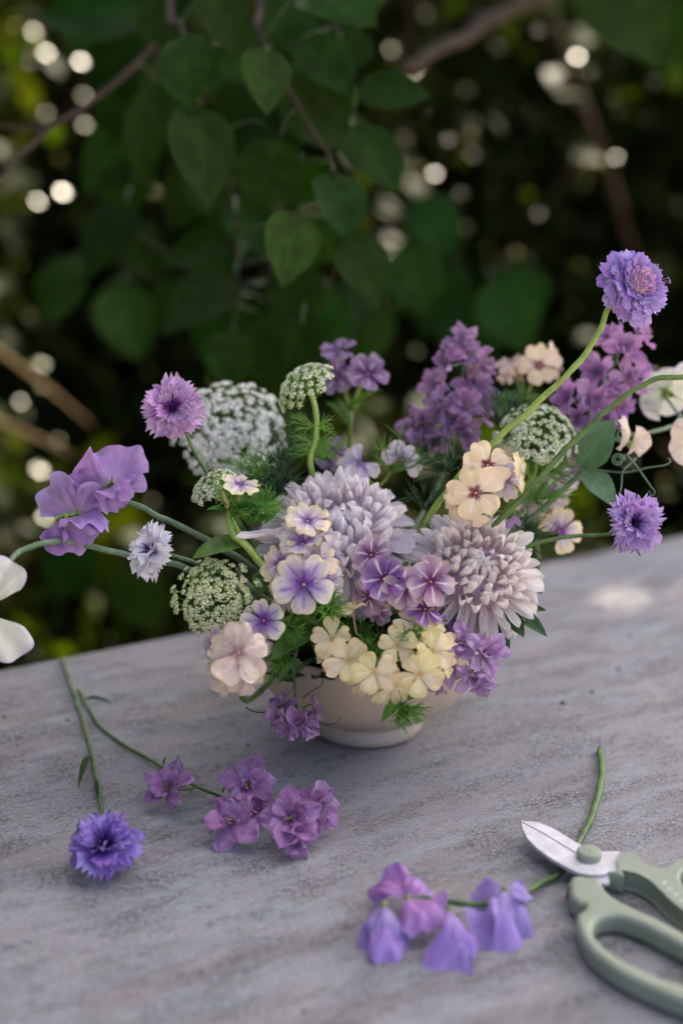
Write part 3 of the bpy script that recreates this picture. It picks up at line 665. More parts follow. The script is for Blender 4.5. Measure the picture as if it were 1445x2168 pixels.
# ------------------------------------------------------------------ petals
def petal_mesh(name, mat, wf, nu=6, nv=4, a0=0.0, a1=0.0, a2=0.0, cup=0.0, notch=0.0, ruffle=0.0, freq=5.0, ph=0.0, crease=0.0, teeth=None, edge=0.0, crinkle=0.03):
    """unit-length petal: x outward, y across, z towards the face"""
    cl = [(0.0, 0.0)]; K = 24
    for i in range(K):
        u = (i + 0.5) / K; th = a0 + a1 * u + a2 * u * u
        cl.append((cl[-1][0] + math.cos(th) / K, cl[-1][1] + math.sin(th) / K))
    def at(u):
        q = max(0, min(1, u)) * K; i = min(int(q), K - 1); f = q - i
        return (cl[i][0] * (1 - f) + cl[i + 1][0] * f, cl[i][1] * (1 - f) + cl[i + 1][1] * f, a0 + a1 * u + a2 * u * u)
    def fn(t, v):
        u = 1 - (1 - t) ** 1.5; s = 2 * v - 1
        w = wf(u); uu = u * (1 - notch * (1 - abs(s)) ** 2 * sstep(0.6, 1.0, u))
        if teeth is not None: uu *= 1 - teeth * sstep(0.55, 1, u) * abs(math.sin((v * 3.0 + 0.5) * math.pi))
        x, z, th = at(uu)
        y = s * w * 0.5
        dz = cup * (s * s) * w + crease * abs(s) * w + ruffle * math.sin(freq * s + ph + 3 * u) * u * u + edge * abs(s) ** 3 * math.sin(13 * u + ph) * u
        dz += crinkle * u * (mnoise.noise(V((u * 3.2 + ph * 5, s * 2.2, ph * 7))) + 0.6 * mnoise.noise(V((u * 7 + ph, s * 5, 3 + ph))))
        y *= 1 + 0.10 * u * mnoise.noise(V((u * 4, ph * 9, 1.7 if s > 0 else 5.1)))
        return (x - math.sin(th) * dz, y, z + math.cos(th) * dz)
    return MB().grid(nu, nv, fn).mesh(name, mat)
def wf_round(b=0.2, m=0.65, pk=0.68):
    def f(u):
        if u < pk: return b + (m - b) * sstep(0, pk, u)
        return m * math.sqrt(max(0.0, 1 - ((u - pk) / (1 - pk)) ** 2) * 0.985 + 0.015 * (1 - u))
    return f
def wf_blunt(b=0.2, m=0.7, pk=0.7, tip=0.45):
    def f(u):
        if u < pk: return b + (m - b) * sstep(0, pk, u)
        return tip * m + (1 - tip) * m * math.sqrt(max(0.0, 1 - ((u - pk) / (1 - pk)) ** 2))
    return f
def wf_point(b=0.25, m=0.5, pk=0.5):
    def f(u):
        if u < pk: return b + (m - b) * sstep(0, pk, u)
        return m * (1 - ((u - pk) / (1 - pk)) ** 2.5)
    return f
def wf_strap(m=0.3):
    def f(u):
        if u < 0.2: return m * (0.6 + 0.4 * u / 0.2)
        if u < 0.78: return m
        return m * math.sqrt(max(0.0, 1 - ((u - 0.78) / 0.22) ** 2.4))
    return f
PC = {}
def cached(key, fn):
    if key not in PC: PC[key] = fn()
    return PC[key]
def phlox_petals(mat):
    def mk():
        r = random.Random(hash(mat) % 1 + len(mat) * 7)
        return [petal_mesh('petal', M[mat], wf_blunt(0.17, r.uniform(0.80, 1.0), r.uniform(0.62, 0.72), 0.5), 7, 6, a0=r.uniform(0.05, 0.2), a1=r.uniform(-0.5, -0.1), a2=r.uniform(-0.25, 0.15), cup=r.uniform(-0.10, 0.08),
                           notch=r.uniform(-0.02, 0.06), ruffle=r.uniform(0.02, 0.06), freq=r.uniform(2, 5), ph=r.uniform(0, 6), crease=r.uniform(-0.06, 0.12), edge=r.uniform(0.01, 0.05), crinkle=0.13) for _ in range(8)]
    return cached(('ph', mat), mk)
def eye_mesh():
    mb = MB(); mb.lathe([(0.0, 0.03), (0.035, 0.025), (0.05, 0.0), (0.055, -0.2), (0.07, -0.9), (0.085, -1.2), (0.03, -1.28)], 7)
    return mb.mesh('floret', M['tube_peach'])
def phlox_floret(root, c, axis, r, mat, roll=0.0, tilt=0.0, seed=0, miss=(), eye=True, hub=None):
    rr = random.Random(seed); X, Y, Z = basis(axis, roll)
    fl = part('floret', cached('floret', eye_mesh), frame(c, X, Z, r), root)
    if eye:
        part('eye', cached('eye', lambda: MB().lathe([(0.0, 0.06), (0.05, 0.055), (0.075, 0.04), (0.08, 0.0)], 8).mesh('eye', M['eye_yellow'])), frame(c, X, Z, r * 0.5), fl)
    pm = phlox_petals(mat)
    for k in range(5):
        if k in miss: continue
        a = k * 2 * math.pi / 5 + rr.uniform(-0.08, 0.08); rad = X * math.cos(a) + Y * math.sin(a); tg = Z.cross(rad)
        e = tilt + rr.uniform(-0.18, 0.18)
        xd = rad * math.cos(e) + Z * math.sin(e); zd = Z * math.cos(e) - rad * math.sin(e) + tg * rr.uniform(0.02, 0.22)
        s = r * rr.uniform(0.9, 1.08)
        part('petal', rr.choice(pm), frame(c + rad * r * 0.05 + Z * r * 0.02, xd, zd, s), fl)
    if hub is not None: return [c - Z * r * 1.25, c - Z * r * 1.25 + (hub - (c - Z * r * 1.25)) * 0.55 + V((0, 0, -0.002)), hub]
LEAFT = {}
def leaf_small(mat, seed=0, wide=0.5):
    def mk():
        r = random.Random(seed); ph = r.uniform(0, 6); mb = MB(); dr = r.uniform(0.1, 0.35)
        def fn(u, v):
            s = 2 * v - 1; w = wide * 0.5 * math.sin(math.pi * u ** 0.8) ** 0.85 if 0 < u < 1 else 0.0
            y = s * w; return (u, y, abs(y) * 0.3 + dr * u * (1 - u) + 0.02 * math.sin(6 * u + ph) * s)
        return mb.grid(8, 4, fn).mesh('leaf', M[mat])
    return cached(('leaf', mat, seed, wide), mk)
def leaf_at(root, b, t, width, mat, up=None, seed=0):
    L = (t - b).length; m = leaf_small(mat, seed)
    part('leaf', m, frame(b, t - b, up if up is not None else D(0, 0.5, 1), (L, width / 0.5, L)), root)
def needles(root, name, c, axis, L, n, spread, mat, seed, r0=0.0004, fork=True):
    rr = random.Random(seed); mb = MB(); X, Y, Z = basis(axis)
    for i in range(n):
        a = rr.uniform(0, 6.28); e = spread * math.sqrt(rr.random()); d = Z * math.cos(e) + (X * math.cos(a) + Y * math.sin(a)) * math.sin(e)
        l = L * rr.uniform(0.6, 1.1); bend = V((rr.uniform(-1, 1), rr.uniform(-1, 1), rr.uniform(-0.6, 1))) * l * 0.18
        m = c + d * l * 0.5 + bend * 0.5; e2 = c + d * l + bend
        mb.tube([c, m, e2], [r0 * 1.3, r0, r0 * 0.4], 4, 2, False)
        if fork:
            for _ in range(2):
                f0 = c.lerp(e2, rr.uniform(0.35, 0.8)); dd = (d + V((rr.uniform(-1, 1), rr.uniform(-1, 1), rr.uniform(-1, 1))) * 0.8).normalized()
                mb.tube([f0, f0 + dd * l * 0.4], [r0, r0 * 0.4], 4, 2, False)
    part(name, mb.mesh(name, M[mat]), I4, root)

# ------------------------------------------------------------------ bowl
BC = T(777, 1534); BC = V((BC.x, BC.y, 0.0))
prof = [(0.001, 0.003), (0.030, 0.003), (0.0365, 0.0), (0.0388, 0.0015), (0.0398, 0.005), (0.0396, 0.0085), (0.0384, 0.0105), (0.0382, 0.0120), (0.0398, 0.0138), (0.0440, 0.0162),
        (0.0540, 0.0215), (0.0625, 0.0275), (0.0690, 0.0350), (0.0735, 0.0440), (0.0762, 0.0540), (0.0772, 0.0630), (0.0774, 0.0690), (0.0768, 0.0720), (0.0754, 0.0728), (0.0740, 0.0715),
        (0.0738, 0.0640), (0.0722, 0.0520), (0.0680, 0.0400), (0.0600, 0.0300), (0.0480, 0.0215), (0.0300, 0.0160), (0.001, 0.0150)]
bw = solo('bowl', MB().lathe(prof, 96).mesh('bowl', M['bowl']), Matrix.Translation(BC + V((0, 0, 0.0008))), 'pale beige ceramic footed bowl holding the bouquet', 'bowl')
def inb(a, r=0.03, z=0.03): return BC + V((r * math.cos(a), r * math.sin(a), z))
BASE = BC + V((0, 0, 0.03))
def stem_to(root, end, din, mat='stem', r0=0.0018, r1=0.0014, a=0.0, mid=None, name='stem', start=None):
    """stem from inside the bowl to the underside of a head; din = direction it arrives in"""
    s = start or inb(a); L = (end - s).length
    pts = [s, s.lerp(end, 0.35) + V((0, 0, 0.12 * L))] + (mid or []) + [end - V(din).normalized() * 0.25 * L, end]
    part(name, MB().tube(pts, [r0, r1], 7, 6).mesh(name, M[mat]), I4, root)

# ------------------------------------------------------------------ chrysanthemums
def chrysanthemum(c, axis, Rh, mat, label, seed, a):
    root = thing('chrysanthemum', inb(a), label, 'flower', 'large chrysanthemums')
    rr = random.Random(seed); X, Y, Z = basis(axis)
    outer = [petal_mesh('petal', M[mat], wf_strap(rr.uniform(0.27, 0.33)), 8, 4, a0=-0.15, a1=x, a2=y, cup=rr.uniform(0.35, 0.65), ruffle=0.02, ph=rr.uniform(0, 6), crease=0.05)
             for x, y in ((-0.3, 1.3), (-0.5, 1.7), (-0.2, 1.0), (-0.6, 1.4), (-0.1, 1.5), (-0.4, 0.9), (-0.7, 1.2))]
    inner = [petal_mesh('inner_petal', M[mat], wf_strap(rr.uniform(0.28, 0.34)), 7, 4, a0=-0.1, a1=x, a2=y, cup=rr.uniform(0.6, 0.9), crease=0.08) for x, y in ((0.8, 0.8), (1.0, 0.9), (0.6, 1.2), (1.1, 1.2))]
    A, B = 0.66 * Rh, 0.54 * Rh
    mb = MB(); mb.lathe([(0.001, B * 0.78), (A * 0.35, B * 0.74), (A * 0.75, B * 0.5), (A * 0.92, 0), (A * 0.75, -B * 0.7), (A * 0.3, -B * 1.0), (0.002, -B * 1.1)], 20, frame(c, X, Z))
    part('flower_base', mb.mesh('flower_base', M['mum_core']), I4, root)
    n = 298 + 96
    c0, c1 = math.cos(R(12)), math.cos(R(122))
    for i in range(n):
        t = (i + 0.5) / n; ph = math.acos(c0 + (c1 - c0) * t ** 0.92) + rr.uniform(-0.035, 0.035); az = i * 2.399963 + rr.uniform(-0.07, 0.07)
        rad = X * math.cos(az) + Y * math.sin(az)
        p = c + rad * (A * math.sin(ph)) + Z * (B * math.cos(ph))
        nrm = (rad * math.sin(ph) / A + Z * math.cos(ph) / B).normalized(); tg = (rad * math.cos(ph) * A - Z * math.sin(ph) * B).normalized()
        deg = math.degrees(ph)
        al = np.interp(deg, [8, 22, 34, 55, 85, 128], [124, 116, 82, 52, 30, 12]) + rr.uniform(-9, 9); al = R(al)
        L = Rh * np.interp(deg, [8, 25, 45, 80, 128], [0.23, 0.32, 0.43, 0.50, 0.49]) * rr.uniform(0.84, 1.16)
        sw = rr.uniform(-0.16, 0.16)
        xd = tg * math.cos(al) + nrm * math.sin(al) + Z.cross(rad) * sw; zd = nrm * math.cos(al) - tg * math.sin(al) + Z.cross(rad) * rr.uniform(-0.2, 0.2)
        inn = i < 96; me = rr.choice(inner if inn else outer)
        part('inner_petal' if inn else 'petal', me, frame(p - nrm * 0.004, xd, zd, (L, L * rr.uniform(0.85, 1.1) * (0.95 if not inn else 0.9), L)), root)
    stem_to(root, c - Z * B * 1.05, Z, 'stem', 0.003, 0.0026, a)
    return root
m1 = chrysanthemum(P(718, 1150, 0.915), D(0.03, 0.62, 0.80), px2m(176, 0.905), 'mum_a', 'large pale lavender chrysanthemum at the middle of the bouquet', 1, 2.0)
m2 = chrysanthemum(P(998, 1222, 0.905), D(0.14, 0.42, 0.85), px2m(160, 0.895), 'mum_b', 'large blush white chrysanthemum on the right above the bowl', 2, 0.4)
# one stray long petal at the left of the first head
ps = P(585, 1130, 0.87); pe = P(500, 1141, 0.855)
part('petal', [o for o in m1.children if o.name.startswith('petal')][0].data, frame(ps, pe - ps, D(0, 0.8, 0.4), ((pe - ps).length * 1.05, 0.016, 0.02)), m1)
# dark foliage leaves under the second head
for bx, by, tx, ty, w, d0, d1 in ((1085, 1225, 1148, 1258, 34, 0.92, 0.91), (1085, 1290, 1155, 1292, 26, 0.92, 0.91), (1085, 1290, 1157, 1348, 34, 0.90, 0.89), (1070, 1290, 1108, 1350, 40, 0.90, 0.885), (1030, 1320, 1074, 1392, 56, 0.9, 0.89), (1110, 1220, 1150, 1180, 22, 0.94, 0.95),
                                  (862, 1190, 852, 1210, 14, 0.87, 0.862), (870, 1210, 880, 1190, 12, 0.87, 0.862)):
    leaf_at(m2, P(bx, by, d0), P(tx, ty, d1), px2m(w, d0), 'leaf_dark', D(-0.2, 0.6, 0.8), seed=tx % 4)

# ------------------------------------------------------------------ phlox stems
def phlox(label, florets, hub, mat, a, stem='stem', seed=0, calyx=True, leaves=(), group='phlox stems in the bouquet', start=None):
    """florets: (px, py, depth, radius px, dir(r,u,t), roll deg, tilt, material or None, missing petals)"""
    root = thing('phlox', start or inb(a), label, 'flower', group)
    tub = MB()
    for k, f in enumerate(florets):
        px, py, d, r, dr, roll, tilt = f[:7]; m = f[7] if len(f) > 7 and f[7] else mat; miss = f[8] if len(f) > 8 else ()
        pts = phlox_floret(root, P(px, py, d), D(*dr), px2m(r, d), m, R(roll), tilt, seed * 100 + k, miss, True, hub)
        tub.tube(pts, [0.0007, 0.0009, 0.0012], 5, 4)
    part('flower_stalk', tub.mesh('flower_stalk', M['stem_lt']), I4, root)
    stem_to(root, hub, (0, 0, 1), stem, 0.0022, 0.0016, a, start=start)
    if calyx: needles(root, 'calyx_tuft', hub, (hub - BASE).normalized() + V((0, -0.3, 0.3)), 0.014, 26, 1.3, 'feather', seed + 300, 0.0005, False)
    for (bx, by, d0, tx, ty, d1, w) in leaves:
        leaf_at(root, P(bx, by, d0), P(tx, ty, d1), px2m(w, d0), 'leaf_phlox', D(0, 0.7, 0.7), seed=seed % 4)
    return root
phlox('cream phlox with violet eyes clustered in front of the lavender chrysanthemum', [
    (650, 1104, .862, 52, (0.15, 0.75, 0.55), 10, 0.15, 'ph_mauve'), (640, 1152, .850, 50, (-0.1, 0.85, 0.45), 40, 0.1, 'ph_violet'), (594, 1192, .850, 50, (-0.55, 0.35, 0.75), 0, 0.1, 'ph_mauve'),
    (664, 1188, .856, 48, (0.2, 0.5, 0.8), 20, 0.1, 'ph_mauve'), (705, 1178, .868, 46, (0.8, 0.3, 0.5), 50, 0.0, 'ph_lilac'), (643, 1238, .832, 62, (0.0, 0.15, 1), 33, 0.05, 'ph_violet'),
    (604, 1258, .850, 46, (-0.5, -0.1, 0.85), 10, 0.05, 'ph_mauve'), (694, 1232, .852, 48, (0.6, 0.0, 0.8), 25, 0.05, 'ph_lilac')],
    P(648, 1262, .885), 'ph_mauve', 3.6, seed=1, leaves=((560, 1205, .87, 548, 1262, .862, 40), (560, 1195, .87, 590, 1240, .86, 30)))
phlox('single violet blue phlox with cream edge above the bowl rim', [(558, 1314, .834, 47, (-0.05, 0.12, 1), 18, 0.05, 'ph_violet')], P(600, 1345, .87), 'ph_violet', 3.9, seed=2, calyx=False,
      leaves=((690, 1318, .87, 572, 1398, .842, 66), (640, 1330, .875, 690, 1345, .86, 40)))
phlox('dusty peach phlox drooping at the lower left of the bouquet', [
    (505, 1382, .815, 66, (-0.05, 0.1, 1), 4, 0.05, 'ph_peach'), (457, 1366, .832, 44, (-0.75, 0.1, 0.6), 20, 0.0, 'ph_violet'), (482, 1428, .825, 46, (-0.4, -0.35, 0.8), 10, 0.0, 'ph_peach'),
    (520, 1434, .822, 44, (0.2, -0.5, 0.8), 40, 0.0, 'ph_peach'), (548, 1352, .845, 38, (0.4, 0.3, 0.8), 0, 0, 'ph_mauve')], P(520, 1385, .862), 'ph_peach', 3.4, seed=3)
phlox('butter yellow phlox cluster spilling over the front of the bowl', [
    (704, 1354, .842, 47, (-0.35, 0.2, 0.9), 12, 0.15), (738, 1398, .832, 49, (-0.2, 0.0, 1), 44, 0.15), (792, 1424, .826, 47, (0.05, -0.05, 1), 20, 0.15), (840, 1368, .836, 40, (0.0, 0.25, 1), 5, 0.15),
    (880, 1322, .850, 48, (0.15, 0.5, 0.8), 30, 0.1), (914, 1380, .842, 50, (0.5, 0.1, 0.85), 8, 0.15), (886, 1428, .832, 49, (0.25, -0.2, 0.95), 33, 0.15), (826, 1452, .834, 46, (0.0, -0.45, 0.9), 0, 0.1),
    (746, 1292, .862, 42, (-0.15, 0.95, 0.2), 25, 0.3), (935, 1410, .850, 34, (0.8, -0.1, 0.6), 0, 0.1), (690, 1392, .852, 36, (-0.8, -0.2, 0.5), 30, 0.1), (770, 1442, .846, 38, (-0.2, -0.5, 0.8), 10, 0.1), (925, 1348, .856, 40, (0.6, 0.5, 0.6), 15, 0.1)], P(812, 1372, .882), 'ph_yellow', 4.7, seed=4)
phlox('rose purple star phlox between the two chrysanthemums', [
    (786, 1176, .862, 46, (-0.2, 0.6, 0.75), 10, -0.05, 'ph_rose'), (812, 1226, .850, 47, (-0.05, 0.3, 1), 25, 0.0, 'ph_plum'), (858, 1246, .848, 44, (0.05, 0.2, 1), 0, 0.0, 'ph_rose'), (911, 1232, .850, 50, (0.15, 0.3, 0.95), 38, 0.0, 'ph_rose'),
    (899, 1290, .850, 42, (0.2, 0.55, 0.8), 10, 0.0, 'ph_plum'), (782, 1262, .856, 40, (-0.5, -0.25, 0.8), 50, -0.1, 'ph_rose'), (795, 1292, .862, 34, (-0.3, -0.5, 0.7), 0, -0.1, 'ph_rose'), (925, 1205, .872, 40, (0.5, 0.6, 0.5), 30, 0, 'ph_rose')],
    P(852, 1300, .888), 'ph_rose', 4.6, seed=5)
phlox('peach cream phlox pair above the right chrysanthemum', [
    (1032, 984, .872, 50, (0.05, 0.35, 0.95), 14, 0.0), (1006, 1044, .862, 60, (-0.1, 0.2, 1), 20, 0.0), (1098, 1000, .890, 42, (0.85, 0.2, 0.4), 0, 0.0, 'ph_yellow'), (966, 1062, .880, 40, (-0.75, -0.1, 0.6), 30, 0.0),
    (1000, 1084, .878, 36, (0.0, -0.7, 0.6), 0, 0.0), (1072, 1016, .905, 44, (0.3, 0.1, 0.9), 50, 0, 'ph_lilac')], P(1018, 1078, .905), 'ph_cream', 1.2, seed=6)
phlox('cream phlox cluster at the back below the tall scabiosa stem', [
    (1140, 774, 1.01, 44, (0.05, 0.1, 1), 12, 0.0, 'ph_cream'), (1084, 764, 1.03, 42, (-0.4, 0.7, 0.3), 0, -0.2, 'ph_peach'), (1176, 764, 1.03, 40, (0.85, 0.3, 0.2), 20, -0.1, 'ph_peach'), (1070, 790, 1.04, 24, (-0.6, -0.2, 0.6), 0, 0, 'ph_peach')],
    P(1112, 852, 1.03), 'ph_cream', 1.0, seed=7, stem='stem_lt', leaves=((1112, 852, 1.03, 1040, 838, 1.02, 26), (1100, 860, 1.03, 1150, 838, 1.04, 16)))
phlox('dusky purple phlox cluster at the back centre', [
    (716, 742, 1.02, 40, (-0.1, 0.75, 0.5), 10, 0.1), (778, 792, 1.0, 44, (0.2, 0.35, 0.85), 30, 0.1), (714, 796, 1.01, 38, (-0.25, 0.0, 0.9), 0, 0.0), (800, 776, 1.03, 32, (0.8, 0.4, 0.3), 20, 0.0)],
    P(742, 870, 1.02), 'ph_dusk', 1.7, seed=8, stem='stem_lt', leaves=((740, 872, 1.02, 808, 826, 1.0, 20), (738, 900, 1.02, 690, 850, 1.02, 18)))
phlox('pale lilac phlox florets just above the lavender chrysanthemum', [
    (764, 980, .94, 48, (-0.1, 0.35, 0.9), 30, 0.0, None, (4,)), (850, 972, .945, 46, (0.25, 0.25, 0.9), 8, 0.0, None, (2,)), (704, 960, .97, 38, (-0.4, 0.3, 0.8), 0, 0.0, 'ph_dusk'), (742, 1020, .96, 34, (-0.5, -0.2, 0.8), 0, 0)],
    P(800, 1030, .96), 'ph_lilac', 1.5, seed=9, calyx=False)
phlox('fading cream phlox low at the right beside the cornflower stem', [
    (1184, 1125, .965, 50, (0.15, 0.05, 1), 52, 0.0, 'ph_mauve', (1,)), (1166, 1042, .975, 44, (-0.2, 0.2, 0.9), 10, 0.0, 'ph_lilac'), (1160, 1082, .985, 36, (0.3, -0.4, 0.8), 30, 0.0, 'ph_peach'), (1188, 1010, .99, 38, (0.4, 0.4, 0.7), 0, 0, 'ph_lilac'), (1120, 1060, .99, 34, (-0.6, 0, 0.7), 0, 0, 'ph_mauve')],
    P(1130, 1120, .985), 'ph_mauve', 0.3, seed=10, start=inb(0.3))
# single floret on its own leafy stem at left
rt = thing('phlox', inb(3.2), 'single cream phlox on a bare curved stem left of the lavender chrysanthemum', 'flower', 'phlox stems in the bouquet')
hub = P(484, 1075, .868)
tb = MB().tube(phlox_floret(rt, P(508, 1026, .862), D(0.15, 0.85, 0.45), px2m(44, .862), 'ph_mauve', R(30), 0.12, 777, (), True, hub), [0.0009, 0.0012], 5, 4)
tb.tube([P(470, 1040, .865), P(478, 1060, .866), hub], [0.0008, 0.0018, 0.0015], 6, 4)
part('flower_stalk', tb.mesh('flower_stalk', M['tube_peach']), I4, rt)
part('stem', MB().tube([inb(3.2, 0.03, 0.03), P(640, 1290, .88), P(572, 1212, .866), P(520, 1156, .862), P(491, 1128, .862), P(486, 1096, .866), hub], [0.0022, 0.0022, 0.0018], 8, 6).mesh('stem', M['stem_lt']), I4, rt)
for i, (bx, by, tx, ty, w) in enumerate(((520, 1150, 408, 1182, 66), (486, 1082, 436, 1080, 16), (486, 1084, 560, 1060, 14), (500, 1085, 575, 1075, 40), (520, 1110, 580, 1095, 36))):
    leaf_at(rt, P(bx, by, .866), P(tx, ty, .86), px2m(w, .86), 'leaf_phlox', D(-0.1, 0.8, 0.6), seed=i)
needles(rt, 'calyx_tuft', hub, D(0.5, 0.5, 0.3), 0.020, 60, 1.5, 'feather', 31, 0.0004, True)
needles(rt, 'calyx_tuft', P(555, 1078, .872), D(0.3, 0.6, 0.4), 0.016, 50, 1.6, 'feather', 32, 0.0004, True)

# ------------------------------------------------------------------ cornflowers
def cornflower(label, c, axis, Rr, mat, eye, stempts, seed, base, smat='stem', squash=1.0):
    root = thing('cornflower', base, label, 'flower', 'cornflowers')
    rr = random.Random(seed); X, Y, Z = basis(axis)
    pm = cached(('corn', mat), lambda: [petal_mesh('ray_floret', M[mat], wf_blunt(0.10, rr.uniform(0.62, 0.8), 0.78, 0.7), 7, 6, a0=rr.uniform(0.1, 0.3), a1=rr.uniform(-0.8, -0.2), cup=rr.uniform(0.15, 0.35),
               ruffle=rr.uniform(0.02, 0.06), freq=rr.uniform(3, 6), ph=rr.uniform(0, 6), teeth=rr.uniform(0.16, 0.28)) for _ in range(6)])
    for tier, (n, e0, L) in enumerate(((13, 0.02, 1.0), (12, 0.35, 0.92), (10, 0.75, 0.74))):
        for k in range(n):
            a = (k + rr.uniform(-0.25, 0.25) + 0.5 * tier) * 2 * math.pi / n; e = e0 + rr.uniform(-0.15, 0.15)
            rad = X * math.cos(a) + Y * math.sin(a)
            part('ray_floret', rr.choice(pm), frame(c + rad * Rr * 0.08, rad * math.cos(e) + Z * math.sin(e), Z * math.cos(e) - rad * math.sin(e) + Z.cross(rad) * rr.uniform(-0.5, 0.5), Rr * L * rr.uniform(0.85, 1.08)), root)
    mb = MB()
    for k in range(34):
        a = rr.uniform(0, 6.28); e = rr.uniform(0.5, 1.57); rad = X * math.cos(a) + Y * math.sin(a)
        d = rad * math.cos(e) + Z * math.sin(e); l = Rr * rr.uniform(0.32, 0.56)
        mb.tube([c + rad * Rr * 0.06, c + d * l * 0.6, c + d * l + rad * l * 0.12], [Rr * 0.012, Rr * 0.016, Rr * 0.026, Rr * 0.008], 4, 3)
    part('flower_centre', mb.mesh('flower_centre', M[eye]), I4, root)
    cal = MB().lathe([(0.002, -0.0), (0.14 * Rr, -0.05 * Rr), (0.22 * Rr, -0.28 * Rr), (0.24 * Rr, -0.45 * Rr), (0.18 * Rr, -0.62 * Rr), (0.05 * Rr, -0.72 * Rr)], 12, frame(c, X, Z))
    part('calyx', cal.mesh('calyx', M['stem_gr']), I4, root)
    part('stem', MB().tube([c - Z * 0.66 * Rr] + stempts, [0.0011, 0.0013, 0.0016], 7, 6).mesh('stem', M[smat]), I4, root)
    return root
cornflower('lilac cornflower with deep violet centre left of the white lace flower', P(366, 864, .895), D(-0.05, 0.12, 1), px2m(67, .895), 'corn_lilac', 'corn_eye', [P(405, 940, .905), P(430, 990, .905), P(520, 1130, .92), inb(2.9)], 1, inb(2.9))
cornflower('white cornflower with violet centre facing left', P(326, 1166, .868), D(-0.62, 0.22, 0.70), px2m(60, .868), 'corn_white', 'corn_eye', [P(380, 1180, .872), P(420, 1195, .88), P(540, 1260, .9), inb(3.3)], 2, inb(3.3), 'stem_gr')
cornflower('lavender cornflower at the right over the table edge', P(1341, 1106, .885), D(0.12, 0.05, 1), px2m(64, .885), 'corn_lav', 'corn_eye_dk', [P(1290, 1130, .90), P(1210, 1136, .90), P(1115, 1158, .90), P(1000, 1230, .91), inb(0.2)], 3, inb(0.2))
tc = T(222, 1792, 0.016)
cf = cornflower('blue violet cornflower lying cut on the table at left', tc, V((-0.05, -0.42, 0.9)), 0.0212, 'corn_blue', 'corn_eye_dk',
           [T(217, 1726, 0.004), T(205, 1650, 0.0025), T(185, 1560, 0.0025), T(160, 1480, 0.0025), T(130, 1394, 0.003)], 4, T(222, 1792), 'stem')
for bx, by, tx, ty, w in ((195, 1600, 165, 1672, 14), (207, 1688, 203, 1650, 9)):
    leaf_at(cf, T(bx, by, 0.0035), T(tx, ty, 0.004), px2m(w, .9), 'leaf_dark', V((0, -0.3, 1)), 1)

# ------------------------------------------------------------------ scabiosa
root = thing('scabiosa', inb(0.9), 'tall blue violet scabiosa on a long curved stem at upper right', 'flower')
c = P(1342, 604, .872); ax = D(0.42, 0.18, 0.85); X, Y, Z = basis(ax); Rr = px2m(88, .872); rr = random.Random(8)
po = [petal_mesh('petal', M['scab'], wf_blunt(0.3, rr.uniform(0.6, 0.8), 0.7, 0.6), 6, 5, a0=rr.uniform(0.0, 0.3), a1=rr.uniform(-1.0, -0.3), cup=rr.uniform(-0.15, 0.2), ruffle=0.07, freq=rr.uniform(4, 8), ph=rr.uniform(0, 6), teeth=rr.uniform(0.05, 0.15), edge=0.05) for _ in range(6)]
pi_ = [petal_mesh('inner_petal', M['scab_in'], wf_blunt(0.3, rr.uniform(0.5, 0.7), 0.7, 0.6), 4, 3, a0=0.2, a1=rr.uniform(-1.0, -0.3), ruffle=0.08, freq=5, ph=rr.uniform(0, 6)) for _ in range(4)]
fb = MB().lathe([(0.002, 0.34 * Rr), (0.22 * Rr, 0.30 * Rr), (0.38 * Rr, 0.12 * Rr), (0.42 * Rr, -0.08 * Rr), (0.25 * Rr, -0.3 * Rr), (0.03 * Rr, -0.4 * Rr)], 16, frame(c, X, Z))
part('flower_base', fb.mesh('flower_base', M['mum_core']), I4, root)
for n, r0, z0, e, L, ms in ((11, 0.36, -0.10, -0.25, 0.66, po), (14, 0.36, 0.0, 0.02, 0.62, po), (14, 0.34, 0.10, 0.32, 0.52, po), (13, 0.30, 0.2, 0.65, 0.38, po)):
    for k in range(n):
        a = (k + rr.uniform(-0.3, 0.3)) * 2 * math.pi / n + L * 9; rad = X * math.cos(a) + Y * math.sin(a); b = c + rad * Rr * r0 + Z * Rr * z0
        for j in (-1, 0, 1):
            e2 = e + rr.uniform(-0.2, 0.2); rd = (rad + Z.cross(rad) * j * 0.5).normalized()
            part('petal', rr.choice(ms), frame(b, rd * math.cos(e2) + Z * math.sin(e2), Z * math.cos(e2) - rd * math.sin(e2) + Z.cross(rd) * rr.uniform(-0.4, 0.4), Rr * L * (1 if j == 0 else 0.8) * rr.uniform(0.85, 1.1)), root)
for k in range(90):
    t = (k + 0.5) / 90; a = k * 2.39996; rad = X * math.cos(a) + Y * math.sin(a); rad_r = 0.07 + 0.27 * math.sqrt(t)
    e = 1.45 - 0.75 * t + rr.uniform(-0.25, 0.25)
    part('inner_petal', rr.choice(pi_), frame(c + rad * Rr * rad_r + Z * Rr * (0.36 - 0.22 * t), rad * math.cos(e) + Z * math.sin(e), Z * math.cos(e) - rad * math.sin(e) + Z.cross(rad) * rr.uniform(-0.6, 0.6), Rr * rr.uniform(0.13, 0.21)), root)
mb = MB()
for k in range(26):
    a = rr.uniform(0, 6.28); e = rr.uniform(0.2, 1.2); rad = X * math.cos(a) + Y * math.sin(a); b = c + rad * Rr * 0.3 + Z * Rr * 0.22
    d = rad * math.cos(e) + Z * math.sin(e); l = Rr * rr.uniform(0.3, 0.5); mb.tube([b, b + d * l], [Rr * 0.006, Rr * 0.005], 4, 2); mb.tube([b + d * l - Z.cross(rad) * Rr * .03, b + d * l + Z.cross(rad) * Rr * .03], [Rr * 0.014, Rr * 0.014], 5, 2)
part('stamen_ring', mb.mesh('stamen_ring', M['scab_in']), I4, root)
